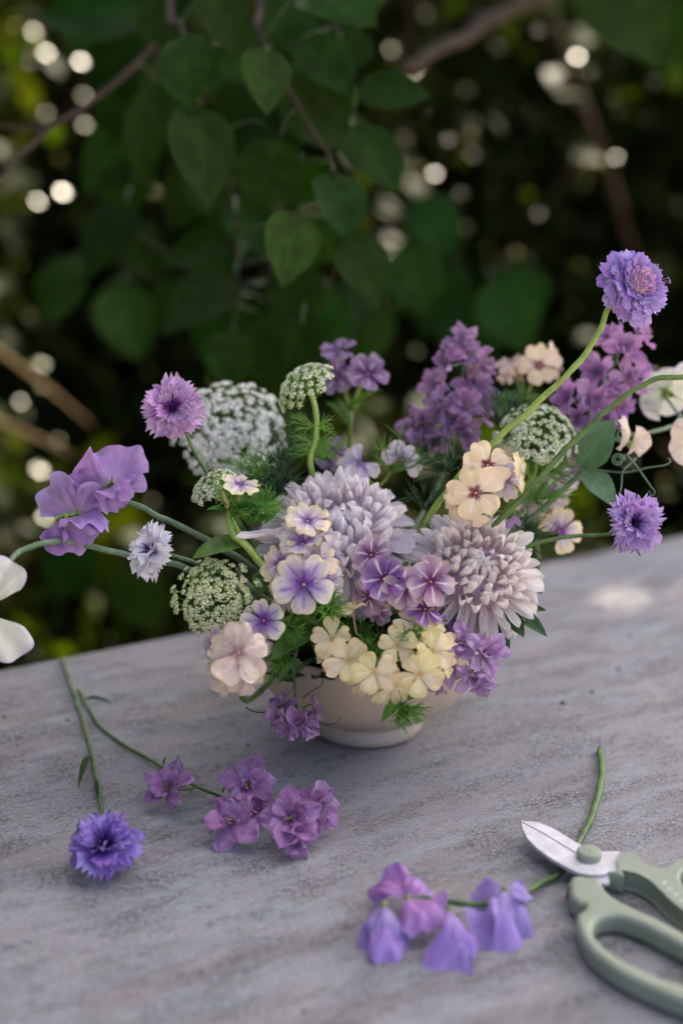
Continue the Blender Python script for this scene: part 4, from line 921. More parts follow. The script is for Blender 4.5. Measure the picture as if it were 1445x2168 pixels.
part('stem', MB().tube([c - Z * Rr * 0.3, P(1288, 650, .885), P(1264, 705, .885), P(1225, 765, .885), P(1140, 850, .89), P(1035, 945, .895), P(930, 1060, .905), P(860, 1200, .93), inb(0.9)], [0.0016, 0.0019, 0.0021, 0.0023], 8, 7).mesh('stem', M['stem_lt']), I4, root)

root = thing('arching_plant', inb(0.7), 'long bare green stem arching out of the picture at right', 'plant')
part('stem', MB().tube([P(1560, 830, .875), P(1500, 806, .875), P(1440, 799, .876), P(1380, 806, .877), P(1310, 846, .88), P(1210, 938, .885), P(1120, 1035, .89), P(1050, 1110, .90), P(950, 1240, .92), inb(0.7)], [0.0015, 0.0018, 0.0023], 8, 7).mesh('stem', M['stem']), I4, root)

# ------------------------------------------------------------------ lace flowers
def umbellet(mat, seed):
    rr = random.Random(seed); mb = MB(); nf = 24
    for i in range(nf):
        t = (i + 0.5) / nf; a = i * 2.39996; ph = 1.15 * math.sqrt(t) * rr.uniform(0.8, 1.15); a += rr.uniform(-0.5, 0.5)
        p = V((math.sin(ph) * math.cos(a), math.sin(ph) * math.sin(a), math.cos(ph) * 0.6 - 0.2)) * rr.uniform(0.75, 1.25)
        X, Y, Z = basis(V((p.x, p.y, 0.9)), rr.uniform(0, 6)); s = rr.uniform(0.17, 0.25) * rr.choice((0.8, 1.0, 1.25)) * (1.4 if mat == 'lace_white' else 1.2)
        b = len(mb.v); mb.v.append(tuple(p + Z * 0.02)); mb.uv.append((0, 0))
        for k in range(10):
            r = s if k % 2 == 0 else s * 0.5; q = p + (X * math.cos(k * 0.628) + Y * math.sin(k * 0.628)) * r + Z * (0.06 if k % 2 == 0 else -0.03); mb.v.append(tuple(q)); mb.uv.append((1, 0))
        for k in range(10): mb.f.append((b, b + 1 + k, b + 1 + (k + 1) % 10))
    nw = len(mb.f)
    for i in range(nf):
        t = (i + 0.5) / nf; a = i * 2.39996; ph = 1.15 * math.sqrt(t)
        p = V((math.sin(ph) * math.cos(a), math.sin(ph) * math.sin(a), math.cos(ph) * 0.6 - 0.2))
        mb.tube([(0, 0, -0.75), tuple(p * 0.95 - V((0, 0, 0.04)))], [0.03, 0.05], 3, 1, False)
    me = mb.mesh('umbellet', M[mat], False); me.materials.append(M['stem_lt'])
    mi = np.zeros(len(me.polygons), dtype=np.int32); mi[nw:] = 1; me.polygons.foreach_set('material_index', mi)
    return me
def lace(label, c, axis, Rr, n, mat, stempts, base, seed, arc=1.1, us=0.13, bow=0.55, hub_drop=0.75, smat='stem_lt', phi0=0.0, half=None, bract=True, jit=0.06):
    root = thing('lace_flower', base, label, 'flower', 'lace flowers')
    rr = random.Random(seed); X, Y, Z = basis(axis); hub = c - Z * Rr * hub_drop
    um = [cached(('umb', mat, k), lambda k=k: umbellet(mat, k)) for k in range(6)]
    rays = MB()
    for i in range(n):
        t = (i + 0.5) / n; a = i * 2.39996 + phi0; ph = arc * math.sqrt(t) + rr.uniform(-0.04, 0.04)
        rad = X * math.cos(a) + Y * math.sin(a)
        if half is not None and rad.dot(half) < -0.35 and t > 0.25: continue
        p = c + (rad * math.sin(ph) / math.sin(min(arc, 1.57)) + Z * (math.cos(ph) - 1) * bow) * Rr * (1 + rr.uniform(-jit, jit))
        nn = (rad * math.sin(ph) + Z * max(0.15, math.cos(ph) + 0.1)).normalized()
        s = Rr * us * rr.choice((0.7, 0.85, 1.0, 1.15))
        part('umbellet', rr.choice(um), frame(p, basis(nn, rr.uniform(0, 6))[0], nn, s), root)
        m = hub.lerp(p, 0.5) + (rad * 0.05 - Z * 0.06) * Rr; rays.tube([hub, m, p - nn * s * 0.3], [0.0006, 0.0004], 4, 3, False)
        for k in range(5):
            b = basis(nn, k * 1.256)[0]; rays.tube([p - nn * s * 0.9, p + b * s * 0.7], [0.00025, 0.0002], 3, 1, False)
    part('ray_set', rays.mesh('ray_set', M['feather' if smat != 'stem' else 'stem']), I4, root)
    if bract: needles(root, 'bract_whorl', hub, -Z, Rr * 0.55, 26, 1.5, 'feather', seed + 9, 0.0004, True)
    part('stem', MB().tube([hub] + stempts, [0.0016, 0.002, 0.0024], 8, 6).mesh('stem', M[smat]), I4, root)
    return root
l1 = lace('large white lace flower behind the lilac cornflower', P(492, 898, .985), D(0.12, 0.42, 0.88), px2m(114, .985), 150, 'lace_white', [P(540, 1060, 1.03), P(640, 1200, 1.0), inb(2.6)], inb(2.6), 1, arc=1.0, us=0.10, bow=0.55, jit=0.16, hub_drop=1.1)
l2 = lace('green white lace flower at the right between the two long stems', P(1146, 905, .935), D(0.1, 0.62, 0.75), px2m(84, .935), 95, 'lace_green', [P(1125, 1010, .96), P(1050, 1120, .95), inb(0.5)], inb(0.5), 2, arc=1.05, us=0.115, bow=0.6, hub_drop=0.95, jit=0.16)
l3 = lace('green cream lace flower at lower left over the bowl rim', P(447, 1256, .852), D(-0.15, 0.40, 0.9), px2m(86, .852), 100, 'lace_cream', [P(520, 1330, .89), P(600, 1345, .91), inb(3.5)], inb(3.5), 3, arc=1.0, us=0.115, bow=0.6, hub_drop=1.0, jit=0.16)
l4 = lace('small nodding green lace flower on a curled stem at centre back', P(622, 792, .925), D(-0.55, 0.62, 0.35), px2m(66, .925), 46, 'lace_green', [P(650, 822, .925), P(668, 868, .922), P(668, 930, .922), P(658, 1000, .925), P(690, 1150, .95), inb(2.2)], inb(2.2), 4, arc=1.25, us=0.16, bow=1.0, hub_drop=0.62)
l5 = lace('small half open green lace flower left of the single cream phlox', P(436, 1012, .885), D(-0.5, 0.68, 0.35), px2m(52, .885), 38, 'lace_green', [P(478, 1060, .89), P(505, 1130, .90), P(600, 1250, .92), inb(3.0)], inb(3.0), 5, arc=1.2, us=0.17, bow=0.9, hub_drop=0.7)
for r_, pts in ((l4, ((668, 905, .922), (662, 940, .922), (660, 960, .922))), (l1, ((600, 1010, 1.0), (560, 1030, .99), (570, 1050, .98)))):
    for k, (x, y, d) in enumerate(pts):
        for sg in (-1, 1): needles(r_, 'feathery_leaf', P(x, y, d), D(sg * 1.0, 0.15, 0.2), 0.016, 9, 0.6, 'feather' if r_ is l4 else 'feather_dk', 60 + k * 2 + sg, 0.00035, True)

# ------------------------------------------------------------------ larkspur
def lark_petals(mat):
    def mk():
        r = random.Random(len(mat) * 3 + 1); kw = 1.32 if mat == 'lark_t' else 1.0
        return [petal_mesh('petal', M[mat], wf_point(0.20, kw * r.uniform(0.44, 0.64), r.uniform(0.5, 0.66)), 7, 6, a0=r.uniform(0.1, 0.5), a1=r.uniform(-0.9, 0.1), a2=r.uniform(-0.4, 0.3), cup=r.uniform(-0.3, 0.45), ruffle=r.uniform(0.05, 0.14), freq=r.uniform(3, 7), ph=r.uniform(0, 6), crease=r.uniform(-0.2, 0.3), edge=r.uniform(0.03, 0.10), crinkle=0.16) for _ in range(9)]
    return cached(('lark', mat), mk)
def lark_flower(root, c, axis, r, mat, seed, dbl=True, spread=0.25, eye=True, n=5):
    rr = random.Random(seed); X, Y, Z = basis(axis, rr.uniform(0, 6)); pm = lark_petals(mat)
    mb = MB().lathe([(0.002, 0.10 * r), (0.06 * r, 0.02 * r), (0.07 * r, -0.12 * r), (0.03 * r, -0.2 * r)], 7)
    for k in range(12):
        a = rr.uniform(0, 6.28); e = rr.uniform(0.6, 1.5); d = V((math.cos(a) * math.cos(e), math.sin(a) * math.cos(e), math.sin(e))); mb.tube([(0, 0, 0), tuple(d * r * 0.3)], [0.012 * r, 0.022 * r], 4, 2)
    fl = part('blossom', mb.mesh('blossom', M['lark_eye']), frame(c, X, Z), root)
    for tier in range(3 if dbl else 1):
        for k in range(n):
            a = (k + 0.5 * tier + rr.uniform(-0.18, 0.18)) * 2 * math.pi / n; e = spread + 0.42 * tier + rr.uniform(-0.35, 0.35)
            rad = X * math.cos(a) + Y * math.sin(a)
            part('petal', rr.choice(pm), frame(c + rad * r * 0.04, rad * math.cos(e) + Z * math.sin(e), Z * math.cos(e) - rad * math.sin(e) + Z.cross(rad) * rr.uniform(-0.35, 0.35), r * (1.0, 0.78, 0.46)[tier] * rr.uniform(0.88, 1.1)), fl)
def larkspur(label, fl, stempts, base, mat, seed, smat='stem', dbl=True, rad=(0.001, 0.0018), spread=0.25, n=5):
    root = thing('larkspur', base, label, 'flower', 'larkspur sprays'); st = spline(stempts, 10)
    mb = MB().tube(stempts, list(rad), 7, 6)
    for k, (c, ax, r) in enumerate(fl):
        lark_flower(root, c, ax, r, mat, seed * 50 + k, dbl, spread, n=n)
        q = min(st, key=lambda s: (s - c).length); mb.tube([q, q.lerp(c, 0.5) - V((0, 0, 0.002)), c - V(ax).normalized() * r * 0.15], [0.0007, 0.0006], 5, 3)
    part('stem', mb.mesh('stem', M[smat]), I4, root)
    return root
def LF(lst): return [(P(x, y, d), D(*dr), px2m(r, d) * 1.08) for x, y, d, r, dr in lst]
larkspur('dark mauve larkspur spray standing at the back right of centre', LF([(978, 722, .995, 40, (-0.1, 0.6, 0.7)), (948, 770, .985, 38, (-0.6, 0.3, 0.7)), (1012, 775, .985, 42, (0.7, 0.3, 0.6)), (930, 860, .98, 42, (-0.4, 0.2, 0.9)), (925, 925, .985, 40, (-0.2, -0.5, 0.8)), (985, 862, .975, 40, (0.3, 0.2, 0.9)), (984, 752, .99, 52, (0.15, 0.4, 0.9)), (1000, 812, .995, 56, (0.4, 0.1, 0.9)), (930, 815, 1.0, 48, (-0.6, 0.2, 0.7)), (958, 884, .985, 52, (-0.1, 0.1, 1)), (890, 902, .985, 56, (-0.4, -0.05, 0.9)), (978, 912, .985, 46, (0.3, -0.4, 0.8)), (1014, 860, 1.0, 44, (0.8, 0, 0.5))]),
         [P(985, 740, 1.01), P(975, 820, 1.015), P(950, 920, 1.01), P(930, 1020, 1.0), P(850, 1180, .97), inb(1.1)], inb(1.1), 'lark', 1, 'stem_gr')
larkspur('bright orchid larkspur spray below the scabiosa at right', LF([(1348, 716, .975, 38, (0.6, 0.4, 0.7)), (1292, 716, .98, 36, (-0.5, 0.5, 0.7)), (1290, 830, .97, 38, (0.2, 0.3, 0.9)), (1226, 880, .975, 42, (-0.3, -0.3, 0.9)), (1275, 886, .975, 40, (0.2, -0.4, 0.9)), (1318, 738, .97, 50, (0.1, 0.2, 1)), (1268, 790, .99, 50, (-0.5, 0.2, 0.8)), (1328, 800, .975, 50, (0.4, 0.1, 0.9)), (1252, 848, .975, 52, (-0.05, 0.0, 1)), (1208, 846, 1.0, 46, (-0.7, 0.2, 0.6)), (1300, 858, .99, 44, (0.6, -0.3, 0.7)), (1200, 960, .99, 40, (-0.3, -0.3, 0.8)), (1222, 985, .98, 34, (0.3, -0.2, 0.8))]),
         [P(1320, 720, 1.0), P(1285, 800, 1.01), P(1235, 900, 1.0), P(1180, 990, .99), P(1050, 1150, .96), inb(0.35)], inb(0.35), 'lark_pk', 2, 'stem_gr')
larkspur('lilac larkspur cluster drooping over the right side of the bowl', LF([(975, 1362, .872, 52, (-0.05, 0.3, 0.95)), (1022, 1385, .868, 54, (0.4, 0.15, 0.9)), (1000, 1428, .866, 46, (0.15, -0.4, 0.85)), (958, 1408, .872, 44, (-0.5, -0.1, 0.85)), (938, 1330, .885, 44, (-0.5, 0.4, 0.7)), (1020, 1440, .866, 34, (0.4, -0.7, 0.6)), (930, 1445, .875, 28, (-0.4, -0.8, 0.5)), (965, 1320, .89, 38, (0.1, 0.6, 0.7))]),
         [P(1000, 1420, .885), P(980, 1370, .895), P(930, 1320, .905), inb(5.6)], inb(5.6), 'lark_li', 3, 'stem_lt', True, (0.001, 0.0016), 0.35)
hb = larkspur('faded mauve larkspur hanging on a thin stem over the front left of the bowl', LF([(606, 1520, .868, 50, (-0.45, -0.5, 0.75)), (636, 1528, .866, 46, (0.1, -0.7, 0.7)), (657, 1510, .872, 36, (0.8, -0.1, 0.5)), (600, 1494, .875, 34, (-0.6, 0.4, 0.6)), (584, 1372, .878, 26, (-0.3, 0.0, 0.9)), (610, 1345, .885, 24, (-0.1, 0.3, 0.9))]),
         [P(628, 1515, .875), P(623, 1450, .874), P(622, 1400, .878), P(650, 1330, .90), inb(4.0)], inb(4.0), 'lark', 4, 'stem_dk', True, (0.0008, 0.0014), 0.15)
for pts in (((520, 1498, .866), (545, 1508, .866), (580, 1504, .868), (600, 1492, .87)), ((640, 1478, .868), (662, 1462, .866), (680, 1450, .866), (682, 1436, .867)), ((650, 1512, .866), (685, 1532, .862), (712, 1530, .86), (722, 1514, .86)), ((640, 1500, .868), (655, 1492, .868), (664, 1500, .866), (668, 1510, .866))):
    part('tendril', MB().tube([P(*q) for q in pts], [0.0005, 0.0003], 5, 6).mesh('tendril', M['stem_dk']), I4, hb)
leaf_at(hb, P(625, 1402, .878), P(588, 1448, .87), px2m(18, .87), 'leaf_dark', D(0, 0.3, 1), 2)

def tflower(x, y, z, ax, r): return (T(x, y, z), V(ax), r)
larkspur('cut mauve larkspur sprig lying across the table at left', [
    tflower(356, 1668, 0.013, (-0.1, -0.6, 0.8), 0.0178), tflower(526, 1664, 0.020, (0.0, -0.75, 0.65), 0.0195), tflower(492, 1742, 0.012, (-0.25, -0.6, 0.75), 0.0190), tflower(612, 1736, 0.016, (0.0, -0.75, 0.7), 0.0195),
    tflower(672, 1708, 0.017, (0.35, -0.6, 0.7), 0.0185), tflower(628, 1782, 0.008, (0.1, -0.8, 0.4), 0.012), tflower(545, 1715, 0.010, (0.2, -0.4, 0.8), 0.011), tflower(650, 1752, 0.010, (0.3, -0.6, 0.6), 0.011)],
    [T(166, 1460, 0.003), T(220, 1545, 0.0025), T(340, 1622, 0.0035), T(400, 1655, 0.005), T(475, 1690, 0.006), T(560, 1718, 0.006), T(640, 1730, 0.008)], T(400, 1660), 'lark_t', 6, 'stem', True, (0.0014, 0.0012, 0.0009), 0.12)
sprig = [o for o in COL.objects if o.name.startswith('larkspur')][-1]
for bx, by, tx, ty, w in ((180, 1482, 238, 1490, 12), (330, 1640, 308, 1640, 5), (345, 1622, 350, 1602, 5), (470, 1680, 478, 1664, 5)):
    leaf_at(sprig, T(bx, by, 0.0035), T(tx, ty, 0.006), px2m(w, .95), 'leaf_dark', V((0, -0.3, 1)), 1)

# ------------------------------------------------------------------ sweet peas
def fan(name, mat, tmax, Rf, nu=12, nv=26, fold=0.2, back=0.15, ruf=0.08, nw=4.0, ph=0.0, cup=0.0, notch=0.1, neck=0.25):
    def fn(u, v):
        th = (2 * v - 1) * tmax; rr_ = Rf * (1 - notch * math.exp(-(th / 0.22) ** 2)) * (1 - (0.10 if tmax > 1.0 else 0.34) * (abs(th) / tmax) ** 3)
        uu = u ** 0.85; ne = neck + (1 - neck) * sstep(0.0, 0.35, uu)
        ro = uu * rr_; x = ro * math.cos(th * ne) ; y = ro * math.sin(th * ne)
        k1 = mnoise.noise(V((th * 1.3 + ph, uu * 1.5, ph * 3))); k2 = mnoise.noise(V((th * 3.4 + ph, uu * 2.5, 7 + ph)))
        sf = 1 + 0.10 * k1 * uu + 0.04 * k2 * uu; x *= sf; y *= sf
        z = -fold * math.sqrt(y * y + 0.004) - back * ro * ro * (0.4 + 0.6 * math.cos(th)) + ruf * uu ** 2.2 * math.sin(nw * th + ph) * Rf + cup * y * y + (0.50 * k1 * uu ** 1.5 + 0.26 * k2 * uu ** 2.0) * Rf * (0.4 + 4 * ruf) + 0.05 * math.sin(12 * th + 3 * ph) * uu ** 5 * Rf
        return (x, y, z)
    return MB().grid(nu, nv, fn).mesh(name, M[mat])
def pea_flower(root, c, up, fwd, s, mats, seed, std=True, wings=True, hang=None):
    """c: base of the bloom; up: where the standard rises; fwd: where it faces"""
    rr = random.Random(seed); F = V(fwd).normalized(); U = (V(up) - F * V(up).dot(F)).normalized(); Sd = U.cross(F)
    mb = MB().lathe([(0.002, -0.16), (0.07, -0.12), (0.11, -0.02), (0.12, 0.06), (0.08, 0.10)], 9, None)
    for k in range(5):
        a = k * 1.256; mb.tube([(0.11 * math.cos(a), 0.11 * math.sin(a), 0.04), (0.16 * math.cos(a), 0.16 * math.sin(a), 0.14), (0.23 * math.cos(a), 0.23 * math.sin(a), 0.20)], [0.03, 0.025, 0.004], 4, 3)
    fl = part('bloom', mb.mesh('bloom', M['stem_lt']), frame(c - F * s * 0.02, U, F, s), root)
    if std:
        part('standard_petal', fan('standard_petal', mats[0], rr.uniform(1.45, 1.7), 1.0, fold=rr.uniform(0.1, 0.3), back=rr.uniform(0.1, 0.35), ruf=rr.uniform(0.08, 0.14), nw=rr.uniform(3.2, 4.6), ph=rr.uniform(0, 6)),
             frame(c, U * 0.95 - F * 0.15 + Sd * rr.uniform(-0.15, 0.15), F + U * 0.2, s), fl)
    if wings:
        for sg in (-1, 1):
            part('wing_petal', fan('wing_petal', mats[1], rr.uniform(0.85, 1.1), 0.72, 7, 9, fold=-0.05, back=rr.uniform(-0.3, 0.1), ruf=rr.uniform(0.06, 0.11), nw=rr.uniform(2.5, 4), ph=rr.uniform(0, 6), cup=0.3, notch=0.0, neck=0.15),
                 frame(c + F * s * 0.05 + Sd * sg * s * 0.05, F * 0.75 + U * rr.uniform(0.1, 0.35) + Sd * sg * 0.45, Sd * sg * 0.8 + U * 0.35 - F * 0.3, s), fl)
        part('keel_petal', fan('keel_petal', mats[2] if len(mats) > 2 else mats[1], 0.7, 0.5, 6, 6, fold=-0.9, back=-0.3, ruf=0.02, notch=0.0, neck=0.1), frame(c + F * s * 0.04, F * 0.9 + U * 0.15, -U, s * 0.9), fl)
def pea_custom(root, c, fwd, petals, seed, tuck=0.0):
    rr = random.Random(seed); F = V(fwd).normalized()
    if tuck: F = V((0, 0.5, -0.8)).normalized()
    mb = MB().lathe([(0.0005, -0.0040), (0.0018, -0.0035), (0.0030, -0.0005), (0.0031, 0.0015), (0.0022, 0.0028)], 9)
    for k in range(5):
        a = k * 1.256; mb.tube([(0.0028 * math.cos(a), 0.0028 * math.sin(a), 0.001), (0.0042 * math.cos(a), 0.0042 * math.sin(a), 0.004), (0.006 * math.cos(a), 0.006 * math.sin(a), 0.006)], [0.0008, 0.0006, 0.0001], 4, 3)
    fl = part('bloom', mb.mesh('bloom', M['stem_lt']), frame(c, F.orthogonal(), F, 0.5 if tuck else 1.0), root)
    for k, (dr, nm, L, tmax, fold, back, ruf, mat) in enumerate(petals):
        nme = 'standard_petal' if k == 0 else 'wing_petal'
        part(nme, fan(nme, mat, tmax * (1.25 if tuck else 1.0), 1.0, fold=fold, back=back * (1.6 if tuck else 1.0), ruf=ruf * 1.5, nw=rr.uniform(3, 5.5), ph=rr.uniform(0, 6), neck=0.85, notch=0.08), frame(c, dr, nm, L), fl)
def sweet_pea(label, blooms, stems, base, group='sweet peas', smat='stem_gr', leaves=(), tend=()):
    root = thing('sweet_pea', base, label, 'flower', group)
    for k, b in enumerate(blooms): (pea_custom if isinstance(b[2], list) else pea_flower)(root, *b)
    for st, r0, r1 in stems: part('stem', MB().tube(st, [r0, r1], 8, 6).mesh('stem', M[smat]), I4, root)
    for (b, t, w, up) in leaves: leaf_at(root, b, t, w, 'leaf_pea', up, 1)
    for tpts in tend: part('tendril', MB().tube(tpts, [0.0007, 0.0004], 5, 7).mesh('tendril', M[smat]), I4, root)
    return root
MV = ('pea_mauve', 'pea_mauve', 'pea_white')
d = .885
mm = 'pea_mauve'; q_ = lambda n: px2m(n, d)
sweet_pea('mauve sweet pea with ruffled blooms reaching out at the far left', [
    (P(236, 1030, d), D(0.2, 0.2, 0.9), [(D(-0.05, 1, -0.25), D(0.25, 0.3, 0.9), q_(98), 1.15, 0.25, 0.2, 0.16, mm), (D(0.85, 0.5, 0.1), D(0.1, 0.5, 0.8), q_(76), 0.7, 0.3, 0.3, 0.16, mm), (D(-0.75, 0.65, 0.1), D(0.0, 0.6, 0.7), q_(86), 0.6, 0.4, 0.3, 0.2, mm),
        (D(-0.25, -0.9, 0.35), D(-0.35, 0.45, 0.8), q_(52), 1.2, 0.1, 0.35, 0.12, mm), (D(0.35, 0.35, 0.8), D(0.6, 0.2, 0.7), q_(46), 1.1, -0.4, -0.5, 0.10, mm), (D(-0.3, -0.3, 0.9), D(-0.75, 0.3, 0.6), q_(60), 1.0, 0.1, 0.5, 0.12, mm)], 1),
    (P(165, 1092, d), D(0.1, -0.3, 0.9), [(D(-0.75, 0.65, 0.0), D(-0.25, 0.1, 0.95), q_(112), 0.75, 0.15, 0.2, 0.14, mm), (D(0.1, 1, 0.1), D(0.1, -0.1, 1), q_(92), 0.6, 0.5, 0.15, 0.12, mm), (D(0.65, 0.65, 0.1), D(0.45, 0.1, 0.9), q_(86), 0.75, 0.15, 0.25, 0.13, mm),
        (D(0.35, 0.35, 0.85), D(0.15, 0.7, 0.65), q_(62), 1.25, 0.0, 0.9, 0.10, mm), (D(0.75, -0.1, 0.45), D(0.3, 0.65, 0.7), q_(74), 0.7, 0.05, 0.3, 0.10, mm)], 3),
    (P(137, 1096, d - .003), D(-0.1, -0.4, 0.8), [(D(0.05, -1, 0.25), D(-0.05, 0.35, 0.95), q_(78), 1.1, 0.08, 0.25, 0.10, mm), (D(0.65, -0.6, 0.15), D(0.25, 0.4, 0.9), q_(84), 0.55, 0.05, 0.2, 0.10, mm), (D(-0.6, -0.7, 0.1), D(-0.55, 0.3, 0.8), q_(82), 0.5, 0.3, 0.3, 0.12, mm), (D(-0.35, -0.85, 0.3), D(-0.6, 0.25, 0.75), q_(66), 0.6, 0.1, 0.3, 0.08, mm)], 7)],
    [([P(238, 1040, d), P(252, 1056, d), P(290, 1070, d), P(360, 1105, .89), P(440, 1145, .895), P(560, 1230, .91), inb(3.1)], 0.0017, 0.0022), ([P(165, 1092, d + .002), P(200, 1066, d + .006), P(252, 1056, d + .003)], 0.001, 0.0014), ([P(137, 1096, d), P(150, 1085, d + .006), P(165, 1088, d + .006)], 0.001, 0.001)], inb(3.1))
sweet_pea('white sweet pea cut by the left edge of the picture', [
    (P(-22, 1282, .83), D(-0.3, 0.2, -0.8), [(D(0.45, 0.85, 0.1), D(0.25, 0.1, 0.95), px2m(112, .83), 0.62, 0.05, 0.15, 0.05, 'pea_white'), (D(-0.2, 0.9, 0.0), D(-0.1, 0.2, 0.95), px2m(90, .83), 0.7, 0.05, 0.2, 0.05, 'pea_white')], 11),
    (P(-20, 1302, .828), D(-0.3, -0.2, -0.8), [(D(0.62, -0.75, 0.1), D(0.3, 0.3, 0.9), px2m(114, .828), 0.6, 0.05, 0.2, 0.05, 'pea_white'), (D(-0.3, -0.9, 0.0), D(-0.2, 0.2, 0.9), px2m(90, .83), 0.6, 0.05, 0.2, 0.05, 'pea_white')], 12)],
    [([P(-10, 1240, .84), P(20, 1190, .85), P(60, 1158, .865), P(130, 1146, .88), P(200, 1160, .885), P(290, 1178, .89), P(400, 1205, .90), P(560, 1290, .91), inb(3.4)], 0.0017, 0.0022)], inb(3.4))
GY = ('pea_white', 'pea_white')
def spiral(c, ax1, ax2, r, turns, n=14): return [c + (ax1 * math.cos(t * turns * 6.28 / n) + ax2 * math.sin(t * turns * 6.28 / n)) * r * (1 - 0.75 * t / n) for t in range(n + 1)]
e1, e2 = D(1, 0, 0), D(0, 1, 0)
dq = .945
sweet_pea('white sweet pea at the right edge with tendrils and grey green leaves', [
    (P(1408, 830, 1.0), D(0.3, 0.9, 0.1), D(-0.35, 0.1, 0.9), px2m(66, 1.0), GY, 21, True, False), (P(1408, 838, 1.0), D(-0.8, 0.35, 0.1), D(-0.3, 0.1, 0.9), px2m(60, 1.0), GY, 22, True, False), (P(1410, 835, 1.0), D(-0.5, -0.7, 0.2), D(-0.3, 0.0, 0.9), px2m(46, 1.0), GY, 23, True, False),
    (P(1330, 940, dq), D(0.5, 0.55, 0.3), D(0.85, -0.25, 0.35), px2m(62, dq), ('pea_cream', 'pea_cream'), 24, True, True), (P(1472, 930, .93), D(-0.9, 0.2, 0.2), D(-0.2, 0.0, 1), px2m(62, .93), ('pea_cream', 'pea_cream'), 25, True, False), (P(1470, 800, .99), D(-0.2, 0.9, 0.2), D(-0.2, 0.0, 1), px2m(50, .99), GY, 26, True, False)],
    [([P(1440, 880, .99), P(1425, 900, .98), P(1380, 914, .965), P(1345, 920, .955), P(1310, 928, .95), P(1268, 950, .945), P(1230, 1000, .945), P(1150, 1075, .945), P(1050, 1150, .945), P(950, 1250, .94), inb(0.1)], 0.0013, 0.0022), ([P(1408, 840, 1.0), P(1430, 870, .995), P(1440, 880, .99)], 0.001, 0.001), ([P(1326, 936, dq), P(1300, 930, .948)], 0.001, 0.001)], inb(0.1),
    leaves=((P(1226, 990, .94), P(1300, 888, .93), px2m(88, .94), D(-0.3, 0.2, 1)), (P(1232, 995, .94), P(1302, 1074, .93), px2m(62, .94), D(0.1, 0.5, 0.9))),
    tend=([P(1240, 992, .94), P(1320, 1000, .93), P(1370, 990, .925), P(1408, 984, .92), P(1418, 975, .92), P(1412, 970, .92)], [P(1325, 962, .93), P(1350, 992, .925), P(1375, 1028, .92), P(1384, 1040, .92), P(1380, 1050, .92), P(1372, 1038, .92)],
          [P(1345, 970, .93), P(1318, 998, .93), P(1314, 1030, .93), P(1308, 1055, .93)], [P(1320, 962, .93)] + spiral(P(1306, 974, .93), e1, e2, px2m(14, .93), 2.0), [P(1312, 940, .93), P(1306, 920, .93), P(1312, 910, .93), P(1322, 912, .93)]))
# cut sweet pea lying on the table
tv = lambda x, y, z: T(x, y, z)
VI = ('pea_violet', 'pea_violet', 'pea_white')
vi, pk = 'pea_violet', 'pea_pink'
sweet_pea('violet sweet pea cut and lying in front of the bowl', [
    (tv(862, 1900, 0.016), V((0.1, -0.5, 0.8)), [(V((-0.75, 0.75, 0.45)), V((-0.1, -0.55, 0.8)), 0.0270, 0.62, 0.25, 0.35, 0.13, pk), (V((0.55, -0.75, 0.25)), V((0.4, -0.35, 0.85)), 0.0210, 0.95, 0.15, 0.4, 0.13, pk), (V((0.65, 0.25, 0.35)), V((0.2, -0.6, 0.75)), 0.0135, 0.95, 0.1, 0.4, 0.12, pk)], 31, 1.0),
    (tv(812, 1914, 0.017), V((-0.1, -0.6, 0.6)), [(V((-0.35, -0.9, -0.12)), V((-0.35, -0.3, 0.9)), 0.0290, 0.45, 0.35, 0.35, 0.08, vi), (V((0.05, -1, -0.10)), V((0.1, -0.35, 0.9)), 0.0330, 0.34, 0.3, 0.30, 0.08, vi), (V((0.42, -0.85, -0.15)), V((0.55, -0.2, 0.8)), 0.0285, 0.42, 0.25, 0.35, 0.08, vi), (V((-0.55, -0.6, -0.15)), V((-0.6, -0.1, 0.7)), 0.021, 0.5, 0.2, 0.3, 0.08, vi)], 33, 1.0),
    (tv(950, 1922, 0.018), V((0.0, -0.6, 0.6)), [(V((-0.10, -1, -0.12)), V((-0.30, -0.3, 0.9)), 0.0400, 0.30, 0.45, 0.25, 0.08, vi), (V((0.28, -0.95, -0.10)), V((0.6, -0.2, 0.8)), 0.0330, 0.42, 0.3, 0.25, 0.10, vi), (V((0.1, -0.9, 0.1)), V((0.1, -0.3, 0.9)), 0.024, 0.4, 0.5, 0.3, 0.10, vi)], 34, 1.0),
    (tv(1068, 1882, 0.019), V((-0.2, -0.6, 0.6)), [(V((-0.45, -0.9, -0.10)), V((-0.55, -0.25, 0.8)), 0.0370, 0.34, 0.5, 0.25, 0.10, vi), (V((0.30, -0.85, -0.10)), V((0.35, -0.4, 0.85)), 0.0290, 0.75, 0.2, 0.5, 0.16, vi), (V((-0.8, -0.1, 0.0)), V((-0.3, -0.5, 0.8)), 0.0170, 0.7, 0.2, 0.4, 0.14, vi), (V((0.75, -0.1, 0.1)), V((0.4, -0.5, 0.8)), 0.0150, 0.7, 0.2, 0.4, 0.14, vi)], 35, 1.0)],
    [([tv(1270, 1582, 0.003), tv(1272, 1640, 0.003), tv(1258, 1712, 0.003), tv(1226, 1780, 0.003), tv(1190, 1840, 0.003), tv(1150, 1868, 0.004), tv(1110, 1888, 0.008), tv(1060, 1905, 0.012), tv(1000, 1915, 0.013), tv(910, 1904, 0.013), tv(862, 1902, 0.015)], 0.0022, 0.0014)], tv(950, 1930, 0), smat='stem')

